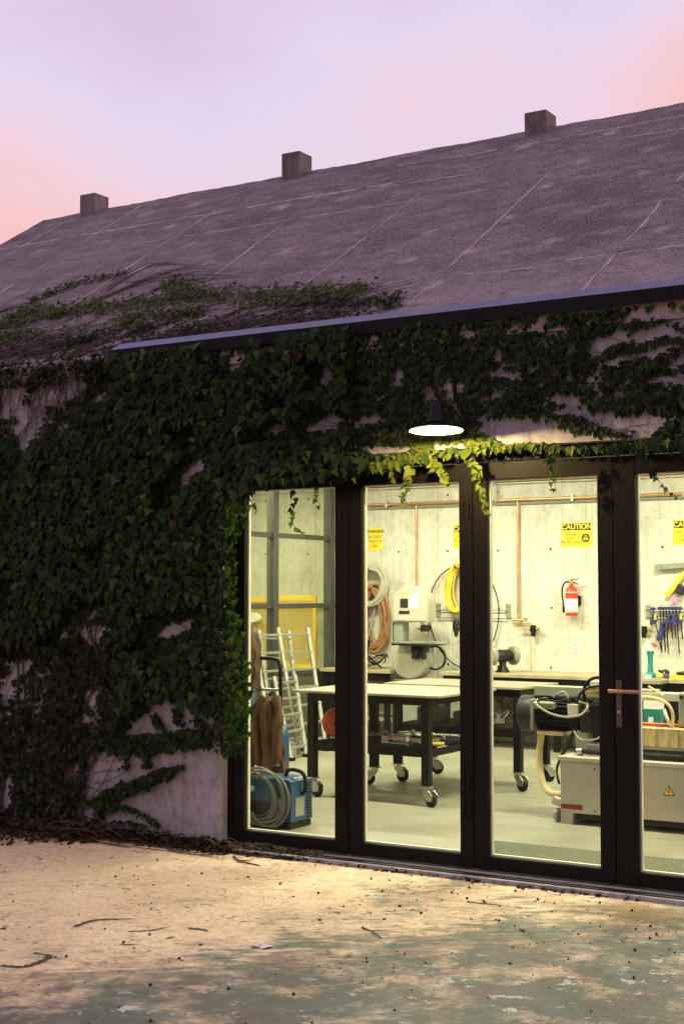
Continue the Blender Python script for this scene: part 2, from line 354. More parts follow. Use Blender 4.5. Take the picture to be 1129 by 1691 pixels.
MT['signk'] = simple('sign_black', (.02, .018, .014), .5, 0, .05, bmp=0)
MT['copper'] = simple('copper_pipe', (.62, .38, .20), .38, .75, .2, 12, .08)
MT['brass'] = simple('brass_fitting', (.60, .44, .14), .35, .85, .15)
MT['blue'] = simple('welder_blue', (.012, .062, .135), .38, 0, .12)
MT['cylblue'] = simple('gas_cylinder_blue', (.10, .15, .22), .38, .1, .12, 7, .1, 60, scratch=.3)
MT['leather'] = simple('brown_leather', (.080, .034, .009), .65, 0, .3, 9, .4, 70)
MT['hosegrey'] = simple('grey_hose', (.42, .40, .31), .55, 0, .12)
MT['hoseorange'] = simple('orange_cord', (.30, .15, .07), .55, 0, .4, 14)
MT['hoseyellow'] = simple('yellow_hose', (.75, .55, .06), .45, 0, .12)
MT['hosecream'] = simple('cream_hose', (.66, .55, .28), .45, 0, .15)
MT['cable'] = simple('welder_cable', (.13, .13, .11), .5, 0, .15)
MT['teal'] = simple('teal_tool_plastic', (.02, .20, .18), .4, 0, .12)
MT['indigo'] = simple('clamp_blue_plastic', (.03, .03, .13), .4, 0, .15)
MT['pink'] = simple('pink_tape', (.62, .22, .42), .5, 0, .1)
MT['mat'] = simple('floor_mat_rubber', (.22, .235, .165), .85, 0, .15, 30, .8, 170)
MT['rust'] = simple('rust_stained_tray', (.46, .36, .17), .55, 0, .55, 7, .1, 90, (6, 6, .8))
MT['bronze'] = simple('door_handle_metal', (.42, .25, .20), .3, .9, .08)
MT['plate'] = simple('handle_plate_metal', (.10, .085, .09), .35, .7, .1)
MT['lampdark'] = simple('lamp_enamel', (.010, .008, .009), .5, 0, .12, spec=.15)
MT['lampwhite'] = simple('lamp_white_enamel', (.85, .72, .46), .5, 0, .02)
MT['paper'] = simple('paper_scrap', (.74, .72, .70), .8, 0, .06)
MT['grit'] = simple('dark_grit', (.035, .03, .026), .9, 0, .4)
def skid_mat():
    m, g, b, co = newmat('black_scuff'); b.inputs['Base Color'].default_value = (.035, .03, .03, 1); b.inputs['Roughness'].default_value = .9
    tr = g.n('ShaderNodeBsdfTransparent'); f = g.ramp(g.noise(co, 60, 5, .75), [(.30, .15), (.54, .95)])
    g.L.new(g.n('ShaderNodeMixShader', {0: f, 1: tr.outputs[0], 2: b.outputs[0]}).outputs[0], m.node_tree.nodes['Material Output'].inputs['Surface']); return m
MT['skid'] = skid_mat()
MT['fixture'] = simple('white_fixture_enamel', (.75, .75, .72), .5, 0, .04)
MT['panel'] = simple('dark_partition_panel', (.085, .075, .05), .6, 0, .3, 5, .1, 60, (1, 1, 6))
MT['pframe'] = simple('partition_steel', (.055, .055, .05), .5, .2, .2, 9, .1, 80, scratch=.2)

# traced layout of the ivy on the wall and roof (metres: x, z on the wall; x, distance up the slope on the roof) and scuffs on the yard
GAPS= [[(0.74,2.87),(0.83,2.83),(0.87,2.79),(0.78,2.75),(0.74,2.77)],[(1.06,3.01),(1.15,3.02),(1.14,2.97),(1.08,2.97)],[(1.23,2.71),(1.27,2.8),(1.33,2.8),(1.31,2.71)],[(0.64,2.5),(0.77,2.56),(0.82,2.59),(0.96,2.53),(1.17,2.55),(1.14,2.51),(1.03,2.49),(0.92,2.51),(0.88,2.48),(0.66,2.48)],[(0.29,2.47),(0.45,2.54),(0.58,2.48),(0.45,2.47)],[(0.4,2.66),(0.54,2.69),(0.54,2.65)],[(1.43,2.64),(1.51,2.68),(1.52,2.61)],[(1.56,2.69),(1.71,2.69),(1.66,2.6),(1.58,2.61)],[(1.68,2.98),(1.78,2.98),(1.72,2.93)],[(1.04,2.37),(1.36,2.35),(1.35,2.32),(1.08,2.32)],[(1.5,2.36),(1.69,2.36),(1.69,2.32),(1.51,2.32)],[(0.49,2.44),(0.57,2.43),(0.55,2.39)],[(0.64,2.42),(0.71,2.41),(0.69,2.39)],[(0.11,3.01),(0.19,2.98),(0.16,2.91),(0.11,2.92)],[(0.36,3.03),(0.46,3.04),(0.44,2.97)],[(1.09,2.66),(1.17,2.67),(1.16,2.62)],[(1.2,2.65),(1.26,2.66),(1.24,2.64)],[(2.66,2.97),(2.67,2.99),(2.98,2.97),(2.98,2.9),(2.84,2.94),(2.69,2.95)],[(2.44,2.79),(2.45,2.85),(2.62,2.88),(2.67,2.84),(2.57,2.82),(2.48,2.79)],[(2.69,2.83),(2.7,2.89),(2.9,2.89),(2.92,2.87),(2.73,2.83)],[(2.5,2.75),(2.69,2.77),(2.98,2.81),(2.98,2.78),(2.73,2.75),(2.59,2.72)],[(2.83,2.7),(2.98,2.74),(2.98,2.7),(2.9,2.68)],[(2.1,2.95),(2.12,2.99),(2.19,3.01),(2.17,2.97),(2.14,2.94)],[(2.18,2.94),(2.22,2.95),(2.35,2.95),(2.27,2.91)],[(2.16,2.87),(2.25,2.88),(2.25,2.85)],[(1.83,2.74),(1.94,2.75),(2.04,2.72),(2.05,2.69),(1.91,2.71)],[(2.66,2.64),(2.79,2.64),(2.98,2.65),(2.98,2.6),(2.73,2.62)],[(2.38,2.66),(2.51,2.65),(2.51,2.63),(2.4,2.65)],[(1.81,2.61),(1.98,2.64),(2.01,2.63),(1.85,2.59)],[(2.51,2.57),(2.62,2.58),(2.66,2.55),(2.57,2.55)],[(2.19,2.55),(2.22,2.58),(2.35,2.56),(2.43,2.52),(2.35,2.52)],[(2.24,2.48),(2.35,2.49),(2.6,2.45),(2.73,2.45),(2.71,2.41),(2.64,2.38),(2.53,2.4),(2.4,2.45)],[(1.83,2.4),(1.87,2.45),(2.08,2.44),(2.19,2.42),(2.35,2.37),(2.53,2.35),(2.62,2.32),(2.44,2.32),(2.17,2.34),(1.93,2.36)],[(2.65,2.33),(2.77,2.43),(2.87,2.39),(2.72,2.32)],[(2.92,2.44),(2.98,2.45),(2.98,2.42)],[(2.75,3.04),(2.82,3.06),(2.99,3.06),(2.99,3.03),(2.84,3.03)],[(1.69,2.95),(1.77,2.98),(1.82,2.95),(1.72,2.94)],[(1.96,2.96),(2.05,3.0),(2.04,2.96),(1.97,2.95)],[(2.08,2.75),(2.17,2.75),(2.11,2.72)],[(2.27,2.67),(2.35,2.67),(2.34,2.65)],[(1.9,2.84),(1.94,2.87),(1.96,2.84),(1.93,2.82)],[(1.69,2.62),(1.78,2.63),(1.72,2.58)],[(1.81,2.51),(1.88,2.53),(1.83,2.48)],[(2.12,2.48),(2.19,2.48),(2.27,2.43),(2.22,2.44)],[(2.2,2.8),(2.28,2.79),(2.25,2.78)],[(2.88,2.85),(2.98,2.86),(2.98,2.84),(2.9,2.83)],[(-1.85,3.05),(-1.61,3.03),(-1.67,2.87),(-1.78,2.76),(-1.84,2.78)],[(-1.53,2.86),(-1.37,2.97),(-1.17,3.0),(-1.13,2.86),(-1.32,2.8),(-1.49,2.81)],[(-1.69,2.76),(-1.59,2.77),(-1.47,2.74),(-1.61,2.52),(-1.69,2.54)],[(-1.08,2.79),(-0.89,2.87),(-0.95,2.77)],[(-0.29,2.24),(-0.19,2.33),(-0.11,2.34),(-0.13,2.28),(-0.2,2.22),(-0.27,2.16)],[(-0.24,2.49),(-0.17,2.5),(-0.19,2.39)],[(-0.96,1.78),(-0.88,1.81),(-0.9,1.74)],[(-1.78,1.56),(-1.67,1.58),(-1.71,1.5)],[(0.09,2.96),(0.19,2.97),(0.16,2.9),(0.1,2.92)],[(-1.32,2.63),(-1.24,2.65),(-1.28,2.59)],[(-0.01,3.03),(0.09,3.01),(0.04,2.98)],[(-1.07,1.38),(-0.93,1.43),(-0.95,1.37),(-1.04,1.33)],[(-1.12,1.27),(-0.97,1.31),(-0.87,1.27),(-1.04,1.18)],[(-1.32,1.23),(-1.22,1.28),(-1.22,1.21)],[(-0.46,1.24),(-0.37,1.32),(-0.23,1.34),(-0.23,1.28),(-0.37,1.24)],[(-0.58,1.18),(-0.48,1.24),(-0.54,1.18)],[(-1.71,1.03),(-1.56,1.06),(-1.58,0.99),(-1.68,0.95)],[(-1.81,0.92),(-1.72,0.97),(-1.74,0.82),(-1.81,0.78)],[(-1.68,0.82),(-1.6,0.85),(-1.64,0.76)],[(-1.58,0.76),(-1.45,0.81),(-1.49,0.74)],[(-1.08,0.84),(-0.98,0.87),(-0.98,0.78)],[(-1.1,0.69),(-0.98,0.72),(-1.02,0.65)],[(-1.65,0.49),(-1.54,0.52),(-1.57,0.48)],[(-0.33,1.17),(-0.27,1.19),(-0.3,1.13)],[(-0.42,0.82),(-0.33,0.85),(-0.35,0.81)],[(-0.56,0.83),(-0.51,0.84),(-0.53,0.81)],[(-1.8,0.25),(-1.73,0.24),(-1.75,0.07),(-1.79,0.09)],[(-1.21,0.35),(-1.13,0.4),(-1.15,0.31)],[(-0.7,0.69),(-0.62,0.74),(-0.64,0.7)],[(-0.44,1.12),(-0.39,1.12),(-0.42,1.09)]]
OUTLINE= [(-2.08,3.08),(-0.82,3.03),(-0.76,3.06),(0.9,3.08),(1.66,3.1),(2.21,3.09),(2.55,3.08),(3.07,3.03),(3.06,2.24),(2.71,2.27),(2.2,2.3),(1.95,2.32),(1.8,2.31),(1.46,2.28),(1.23,2.24),(1.06,2.24),(0.9,2.2),(0.65,2.19),(0.34,2.18),(0.24,2.12),(0.21,1.98),(0.14,1.83),(0.15,1.46),(0.21,1.24),(0.25,1.09),(0.25,0.73),(0.19,0.55),(0.08,0.54),(0.01,0.66),(-0.25,0.76),(-0.49,0.73),(-0.76,0.53),(-1.04,0.32),(-1.09,0.16),(-1.3,-0.06),(-2.02,-0.14)]
RUNNERS= [[(-0.83,0.56),(-0.7,0.56),(-0.55,0.58),(-0.4,0.59),(-0.26,0.62),(-0.05,0.64)],[(-0.93,0.16),(-0.84,0.23),(-0.73,0.27),(-0.58,0.32),(-0.44,0.38),(-0.35,0.41)],[(-0.35,0.41),(-0.26,0.44)],[(-0.72,0.54),(-0.72,0.4)],[(-0.55,0.55),(-0.54,0.42)],[(-0.48,0.74),(-0.43,0.67)],[(-0.3,0.79),(-0.29,0.71)],[(-0.92,0.11),(-0.76,0.15),(-0.58,0.12),(-0.45,0.06)],[(-1.19,0.13),(-1.01,0.16),(-0.93,0.11),(-0.99,0.02)],[(-0.16,0.74),(-0.08,0.67)],[(-0.75,0.67),(-0.73,0.56)],[(-0.69,0.06),(-0.58,0.04)]]
TENDRILS= [[(0.58,2.24),(0.59,2.07),(0.58,2.0),(0.61,1.92),(0.72,1.87)],[(0.74,2.25),(0.75,2.16),(0.76,2.1),(0.79,2.02)],[(0.26,2.18),(0.28,2.09),(0.33,2.02)],[(1.4,2.25),(1.37,2.17),(1.36,2.1),(1.34,2.04)],[(1.76,2.32),(1.78,2.25),(1.8,2.2),(1.83,2.11),(1.85,2.02),(1.87,1.97)],[(2.24,2.26),(2.24,2.17),(2.27,2.08)],[(2.75,2.27),(2.79,2.18),(2.83,2.12),(2.88,2.06),(2.94,2.01)],[(1.55,2.27),(1.59,2.19),(1.63,2.14)],[(1.25,2.25),(1.26,2.2),(1.27,2.17)],[(0.95,2.28),(0.99,2.22),(1.02,2.18)]]
ROOFIVY= [[(-2.7,1.11),(-2.69,1.41),(-2.62,1.64),(-2.39,1.77),(-2.06,1.8)],[(-2.68,1.04),(-2.3,1.16),(-1.77,1.1),(-1.2,1.02),(-0.82,1.03),(-0.22,0.82),(0.21,0.74),(0.51,0.69),(0.71,0.66)],[(-1.33,1.39),(-1.09,1.2),(-0.8,1.0)],[(-0.24,0.85),(0.39,0.59),(0.82,0.45),(1.1,0.36)],[(-2.2,1.04),(-1.66,0.95),(-1.04,0.96),(-0.48,0.91)],[(-2.43,0.64),(-2.3,0.63),(-2.03,0.6)],[(-1.53,0.33),(-1.37,0.34),(-1.35,0.39)],[(-0.97,0.43),(-0.84,0.43)],[(-1.13,0.76),(-0.72,0.64),(-0.59,0.68)],[(-2.43,0.86),(-2.3,1.0),(-2.05,1.0)],[(-0.41,0.32),(-0.24,0.28)],[(-2.61,0.85),(-2.56,1.01),(-2.56,1.25)],[(-1.32,0.75),(-1.15,0.61),(-1.16,0.77)],[(-0.13,0.66),(0.16,0.58),(0.49,0.56)],[(-0.93,0.71),(-0.55,0.61)]]
ROOFSTEMS= [[(-1.97,1.21),(-1.64,1.58),(-1.44,1.73),(-1.08,1.7)],[(-1.97,0.98),(-1.82,1.41),(-1.56,1.64),(-1.31,1.53)],[(-1.55,1.04),(-1.33,1.39),(-0.99,1.38),(-0.54,1.27)],[(-3.02,1.25),(-2.87,1.31),(-2.69,1.41)],[(-1.97,1.45),(-1.88,1.94),(-1.42,1.79)],[(-1.77,1.52),(-1.34,1.57),(-0.66,1.33)]]
SKIDS= [[(0.64,-2.09),(0.63,-1.96),(0.67,-1.89),(0.83,-1.77)],[(0.91,-2.03),(0.99,-1.95),(1.02,-1.83)],[(1.11,-1.83),(1.17,-1.82),(1.24,-1.83)],[(1.04,-2.24),(1.12,-2.18)],[(0.84,-2.77),(0.94,-2.74),(0.95,-2.64),(0.91,-2.54),(0.82,-2.54),(0.9,-2.47)],[(1.15,-2.04),(1.16,-1.99)],[(0.36,-2.29),(0.4,-2.29)]]
# ================================================================== THE SETTING
PITCH = R(32.5); TAN = math.tan(PITCH); EY, EZ = -.10, 3.085; RY, RZ = 3.43, 3.085 + 3.53 * TAN
XL, XR = -4.84, 7.0
def roofz(y): return EZ + (y - EY) * TAN
g_ = MB()
nx = 1
g_.add([(-300, -300, -.03), (300, -300, -.03), (300, 300, -.03), (-300, 300, -.03)], [(0, 1, 2, 3)])
ground = tag(g_.build('ground', MT['ground'], recalc=False), kind='structure')

bld = thing('concrete_workshop', 'low concrete workshop with steep grey roof, ivy on its front wall and lit glass doors', 'building', (0, 0, 0))
b = MB()
b.box(XL, 0, -.09, .16, -.4, 3.02); b.box(0, 4.25, -.09, .16, 2.345, 3.02); b.box(4.25, XR, -.09, .16, -.4, 3.02)
b.build('front_wall', MT['wall'], bld)
for x0, x1 in ((XL + .02, XL + .24), (XR - .24, XR - .02)):
    MB().prism([(.16, -.4), (6.25, -.4), (6.25, 3.2), (RY, RZ - .22), (.16, 3.0)], x0, x1, 'X').build('gable_wall', MT['wall'], bld)
MB().box(XL + .24, XR - .24, 6.25, 6.5, -.4, 3.25).build('back_wall', MT['inner'], bld)
MB().box(XL + .24, XR - .24, .16, 6.25, -.2, 0).build('floor', MT['floor'], bld)
MB().box(XL + .24, 0, .162, .18, 0, 3.0).build('inner_wall_lining', MT['inner'], bld)

# roof: solid slab, then an uneven cast skin on the front slope
t_ = .17
sl_ = MB().prism([(EY, EZ - .012), (RY, RZ - .012), (6.9, RZ - (6.9 - RY) * TAN), (6.9, RZ - (6.9 - RY) * TAN - .18), (RY, RZ - .2), (.0, EZ - .14), (EY, EZ - .12)], XL, XR, 'X')
roof = sl_.build('roof', MT['roof'], bld)
nx, ny = 150, 48; V = []; F = []
for j in range(ny + 1):
    for i in range(nx + 1):
        x = XL + (XR - XL) * i / nx; y = EY + (RY - EY) * j / ny; a = 0 if j in (0,) else 1
        V.append((x, y - random.uniform(0, .004), roofz(y) + a * random.uniform(-.004, .004) + .004 * math.sin(x * 5.1 + y * 3) * a))
for j in range(ny):
    for i in range(nx): k = j * (nx + 1) + i; F.append((k, k + 1, k + nx + 2, k + nx + 1))
o = len(V)
for i in range(nx + 1): V.append((XL + (XR - XL) * i / nx, EY - .006, EZ - .13))
for i in range(nx): F.append((o + i, o + i + 1, i + 1, i))
o = len(V)
for j in range(ny + 1): y = EY + (RY - EY) * j / ny; V.append((XL - .004, y, roofz(y) - .13))
for j in range(ny): F.append((o + j, j * (nx + 1), (j + 1) * (nx + 1), o + j + 1))
sk = MB(); sk.v, sk.f = V, F; sk.build('roof_skin', MT['roof'], bld, recalc=False)
MB().add([(XL + .3, .16, 2.94), (XR - .3, .16, 2.94), (XR - .3, RY, RZ - .22), (XL + .3, RY, RZ - .22), (XL + .3, 6.25, 3.24), (XR - .3, 6.25, 3.24)],
         [(0, 1, 2, 3), (3, 2, 5, 4)]).build('ceiling', MT['inner'], bld)

def seam(pts, w=.011, h=.006):
    """thin uneven fin of lime left where two formwork panels met; pts are (x, y) on the roof"""
    P = []; 
    for (x0, y0), (x1, y1) in zip(pts, pts[1:]):
        n = max(2, int(math.hypot(x1 - x0, y1 - y0) / .07))
        P += [(x0 + (x1 - x0) * k / n + random.uniform(-.006, .006), y0 + (y1 - y0) * k / n + random.uniform(-.005, .005)) for k in range(n)]
    run = []; m = MB()
    def flush():
        if len(run) > 2:
            vv = []; ff = []; k = len(run)
            for i, (x, y) in enumerate(run):
                a, c = run[max(i - 1, 0)], run[min(i + 1, k - 1)]; dx, dy = c[0] - a[0], c[1] - a[1]; l = math.hypot(dx, dy) or 1
                ww = w * random.uniform(.5, 1.0) * (0.3 if i in (0, k - 1) else 1); px, py = -dy / l * ww, dx / l * ww
                for s_, hz in ((1, -.003), (0, h * random.uniform(.6, 1.3)), (-1, -.003)):
                    X, Y = x + px * s_, y + py * s_; vv.append((X, Y, roofz(Y) + hz + .003))
            for i in range(k - 1):
                for s_ in (0, 1): q = i * 3 + s_; ff.append((q, q + 1, q + 4, q + 3))
            m.add(vv, ff)
        run.clear()
    for p in P:
        if random.random() < .05: flush()
        run.append(p)
    flush(); return m.build('roof_seam', MT['seam'], roof, recalc=False)
for X, y0, y1, w in ((2.33, .05, 1.9, .017), (1.19, .05, 2.4, .011), (-.98, .3, 2.7, .010), (-2.15, .8, 3.1, .009), (-3.45, 1.0, 3.4, .010), (.10, .6, 2.6, .007), (3.5, .05, 2.5, .012), (-4.4, 1.5, 3.3, .007)):
    seam([(X, y0), (X + random.uniform(-.03, .05), (y0 + y1) / 2), (X + random.uniform(-.02, .05), y1)], w)
for x0, x1, Y, w in ((-4.75, -.2, 2.66, .017), (1.35, 1.95, .50, .011), (2.05, 6.8, .51, .013), (-.4, .5, 2.55, .012), (-2.6, 1.0, 2.12, .006), (-.5, 2.2, 3.05, .009), (1.5, 3.2, 2.75, .008)):
    seam([(x0, Y + .03), ((x0 + x1) / 2, Y), (x1, Y + random.uniform(-.05, .05))], w)
for x0, top in ((-4.21, 5.46), (-1.81, 5.485), (.567, 5.435)):
    p = MB().box(x0, x0 + .192, 3.27, 3.48, 5.05, top); p.build('ridge_block', MT['block'], bld, bevel=.006)

fl = MB().add([(-.86, -.131, 3.122), (XR, -.131, 3.122), (XR, -.040, 3.176), (-.86, -.040, 3.176), (-.86, -.131, 3.114), (XR, -.131, 3.114), (XR, -.040, 3.168), (-.86, -.040, 3.168)],
    [(0, 1, 2, 3), (7, 6, 5, 4), (0, 4, 5, 1), (3, 2, 6, 7), (0, 3, 7, 4), (1, 5, 6, 2)]).build('eave_flashing', MT['gutter'], bld)
MB().box(-.86, XR, -.139, -.1315, 3.046, 3.120).build('flashing_face', MT['gutter_face'], fl)
for k in range(9): MB().box(-.5 + k * .85, -.496 + k * .85, -.1405, -.139, 3.046, 3.12).build('flashing_joint', MT['gutter_face'], fl)

# threshold with two sliding-door grooves
th = MB().box(-.02, 4.27, -.155, .16, -.06, -.006).build('threshold', MT['wall'], bld, bevel=.004)
for y in (-.125, -.085): MB().box(0.0, 4.25, y, y + .012, -.008, .001).build('track_rail', MT['darkmetal'], th)
df = MB().box(.0, .038, .0, .075, -.004, 2.345).build('door_frame', MT['black'], bld, bevel=.002)
MB().box(.038, 4.212, .0, .075, 2.275, 2.345).build('door_head', MT['black'], df, bevel=.002)
MB().box(4.212, 4.25, .0, .075, -.004, 2.345).build('door_jamb', MT['black'], df)
MB().box(.038, 4.212, -.012, .0, 2.292, 2.30).build('drip_bead', MT['black'], df)

# ------------------------------------------------------------------ glass doors
leaves = [(.042, .120, .781, .868), (.874, .961, 1.609, 1.690), (1.696, 1.778, 2.438, 2.520), (2.526, 2.644, 3.28, 3.362), (3.368, 3.45, 4.12, 4.206)]
lab = ['leftmost glass door leaf, beside the ivy-covered wall', 'glass door leaf second from the ivy-covered wall', 'glass door leaf just left of the door handle',
       'glass door leaf that carries the bronze lever handle', 'last glass door leaf at the far end from the ivied wall']
Z0, Z1, P0_, P1_ = .004, 2.268, .078, 2.173
for i, (a, p, q, c) in enumerate(leaves):
    d = thing('folding_door', lab[i], 'door', (a, 0, 0), 'bi-fold glass doors of the workshop')
    MB().box(a, p, .004, .066, Z0, Z1).build('stile', MT['black'], d, bevel=.002)
    MB().box(q, c, .004, .066, Z0, Z1).build('stile', MT['black'], d, bevel=.002)
    MB().box(p, q, .006, .064, Z0, P0_).build('bottom_rail', MT['black'], d, bevel=.002)
    MB().box(p, q, .006, .064, P1_, Z1).build('top_rail', MT['black'], d, bevel=.002)
    MB().box(p + .001, q - .001, .030, .040, P0_ + .001, P1_ - .001).build('glass_pane', MT['glass'], d)
    bd = MB(); bd.box(p, p + .010, .041, .062, P0_, P1_); bd.box(q - .007, q, .041, .062, P0_, P1_); bd.box(p + .010, q - .007, .041, .062, P0_, P0_ + .010); bd.box(p + .010, q - .007, .041, .062, P1_ - .006, P1_)
    bd.build('glazing_bead', MT['bead'], d)
    gk = MB(); gk.box(p, p + .002, .016, .029, P0_, P1_); gk.box(q - .006, q, .014, .029, P0_, P1_); gk.box(p + .002, q - .006, .016, .029, P0_, P0_ + .003)
    gk.build('gasket', MT['rubber'], d)
    for hz in (.28, .42, 1.95) if i in (0, 1) else ():
        h = MB()
        for k in (0, 1): h.cyl((c - .02 - k * .035, .001, hz), (c - .02 - k * .035, .001, hz + .10), .007, 10)
        h.build('hinge', MT['black'], d, smooth=True)
    if i == 3:
        hp = MB().box(2.533, 2.565, -.003, .006, .83, 1.075).build('handle_plate', MT['plate'], d, bevel=.002)
        hm = MB(); hm.cyl((2.549, -.003, 1.022), (2.549, -.05, 1.022), .010); hm.build('handle_spindle', MT['bronze'], hp, smooth=True)
        MB().tube([(2.512, -.052, 1.022), (2.53, -.052, 1.022), (2.672, -.052, 1.022), (2.678, -.048, 1.022)], .0115, 14).build('lever_handle', MT['bronze'], d, smooth=True)
        k = MB(); k.cyl((2.549, -.003, .91), (2.549, -.008, .91), .0085); k.build('key_cylinder', MT['steel'], hp, smooth=True)

# ------------------------------------------------------------------ barn lamp over the doors
lx, ly, lz = 1.729, -.50, 2.405
lp = thing('barn_lamp', 'lit black gooseneck barn lamp with wide dish shade above the glass doors', 'lamp', (lx, -.09, 2.48))
Mt = Matrix.Translation((lx, ly, lz)) @ Matrix.Scale(.86, 4) @ Matrix.Rotation(R(-4), 4, (math.cos(R(31.5)), math.sin(R(31.5)), 0))
MB().lathe([(.168, -.002), (.170, .001), (.150, .011), (.115, .022), (.080, .032), (.056, .040)], 48, Mt, cap=False).build('lamp_shade', MT['lampdark'], lp, smooth=True)
MB().lathe([(.167, -.001), (.148, .008), (.113, .018), (.078, .028), (.054, .035), (.001, .035)], 48, Mt, cap=False).build('reflector', MT['lampwhite'], lp, smooth=True)
MB().lathe([(.052, .041), (.066, .048), (.064, .066), (.046, .090), (.041, .150), (.034, .175), (.022, .185), (.018, .19)], 28, Mt).build('lamp_cap', MT['lampdark'], lp, smooth=True)
arm = [(lx, ly, lz + .185)] + [(lx, y, z) for y, z in arc(ly + .11, lz + .245, .11, 180, 20, 14)] + [(lx, -.33 + .06, lz + .21), (lx, -.16, lz + .10), (lx, -.10, lz + .065)]
MB().tube(spline(arm, 2), .0125, 12).build('gooseneck', MT['lampdark'], lp, smooth=True)
MB().lathe([(.05, 0), (.05, .012), (.03, .02), (.02, .03)], 20, Matrix.Translation((lx, -.09, lz + .06)) @ Matrix.Rotation(R(90), 4, 'X')).build('wall_plate', MT['lampdark'], lp, smooth=True)
MB().lathe([(.0, .010), (.014, .012), (.021, .019), (.018, .027), (.012, .034)], 18, Mt).build('bulb', emissive('lamp_bulb', (1, .80, .42), 60), lp, smooth=True)
pl = bpy.data.lights.new('lamp_light', 'POINT'); pl.energy = 66; pl.color = (1, .68, .26); pl.shadow_soft_size = .012
po = bpy.data.objects.new('lamp_light', pl); COL.objects.link(po); po.location = (lx, ly, lz - .003); adopt(po, lp)

# ------------------------------------------------------------------ shop lights hung under the roof
fixlabel = {}
k = 0
for yy in (1.6, 4.6):
    for xx in (-1.3, 1.5, 4.3):
        k += 1
        f_ = thing('shop_light', 'white fluorescent shop light hung under the roof inside the workshop', 'light', (xx, yy, 3.0), 'fluorescent lights inside')
        MB().prism([(yy - .10, 2.99), (yy - .05, 3.06), (yy + .05, 3.06), (yy + .10, 2.99), (yy + .095, 2.985), (yy - .095, 2.985)], xx - .62, xx + .62, 'X').build('housing', MT['fixture'], f_)
        al = bpy.data.lights.new('tube_light', 'AREA'); al.shape = 'RECTANGLE'; al.size = 1.2; al.size_y = .14; al.energy = 122; al.color = (1, .95, .66)
        ao = bpy.data.objects.new('tube_light', al); COL.objects.link(ao); ao.location = (xx, yy, 2.98); adopt(ao, f_)
f_ = thing('shop_light', 'white fluorescent shop light in the room behind the glazed partition', 'light', (-3.8, 4.0, 3.0))
MB().prism([(3.9, 2.99), (3.95, 3.06), (4.05, 3.06), (4.1, 2.99), (4.095, 2.985), (3.905, 2.985)], -4.42, -3.2, 'X').build('housing', MT['fixture'], f_)
al = bpy.data.lights.new('tube_light', 'AREA'); al.shape = 'RECTANGLE'; al.size = 1.2; al.size_y = .14; al.energy = 110; al.color = (1, .92, .56)
ao = bpy.data.objects.new('tube_light', al); COL.objects.link(ao); ao.location = (-3.8, 4.0, 2.98); adopt(ao, f_)

# formwork marks on the inside of the back wall
bw = [o for o in COL.objects if o.name == 'back_wall'][0]
me0 = None
for i in range(-8, 12):
    for z in (.77, 1.37, 1.97, 2.575):
        x = -.51 + i * .587
        if not (XL + .3 < x < XR - .3): continue
        if me0 is None:
            o = MB().lathe([(.0, 0), (.007, .001), (.010, -.003), (.012, -.001)], 10, Matrix.Rotation(R(90), 4, 'X')).build('tie_hole', MT['rubber'], None, recalc=False); me0 = o.data
        else: o = bpy.data.objects.new('tie_hole', me0); COL.objects.link(o)
        adopt(o, bw); o.location = (x + random.uniform(-.008, .008), 6.247, z + random.uniform(-.008, .008))
MB().box(XL + .25, XR - .25, 6.246, 6.252, 2.262, 2.270).build('form_seam', MT['inner'], bw)
MB().box(XL + .25, XR - .25, 6.20, 6.249, 2.655, 2.668).build('form_seam', MT['inner'], bw)

# glazed steel partition at the left of the shop
pt = thing('glazed_partition', 'dark steel-framed glazed partition behind the leftmost door leaf', 'partition', (-2.94, 3.3, 0))
for y in (.24, 1.5, 2.64, 3.72, 4.805, 5.89): MB().box(-2.985, -2.895, y - .045, y + .045, 0, 2.94).build('post', MT['pframe'], pt, bevel=.003)
for y0, y1 in ((.285, 1.455), (1.545, 2.595), (2.685, 3.675), (3.765, 4.76), (4.85, 5.845), (5.935, 6.25)):
    for z, h in ((2.117, .05), (1.392, .05), (2.86, .06), (.69, .06)): MB().box(-2.965, -2.915, y0, y1, z - h / 2, z + h / 2).build('rail', MT['pframe'], pt, bevel=.002)
    for z0, z1 in ((.72, 1.367), (1.417, 2.092), (2.142, 2.83)): MB().box(-2.944, -2.936, y0, y1, z0, z1).build('pane', MT['pglass'], pt)
    MB().box(-2.955, -2.925, y0, y1, 0, .66).build('kick_panel', MT['panel'], pt)

# ================================================================== IVY
def inside(P, X, Z):
    r = np.zeros(X.shape, bool); n = len(P); j = n - 1
    for i in range(n):
        xi, zi = P[i]; xj, zj = P[j]
        c = ((zi > Z) != (zj > Z)) & (X < (xj - xi) * (Z - zi) / (zj - zi + 1e-12) + xi); r ^= c; j = i
    return r
LV = np.array([(0, 0, 0), (.27, .13, .05), (.40, .0, .07), (.58, -.22, .08), (.30, -.36, .05), (.27, -.56, .02), (0, -1, -.16), (-.27, -.56, .02), (-.30, -.36, .05), (-.58, -.22, .08), (-.40, .0, .07), (-.27, .13, .05), (0, -.38, -.06)])
LF = np.array([(i, 12, (i + 1) % 12) for i in range(12)])
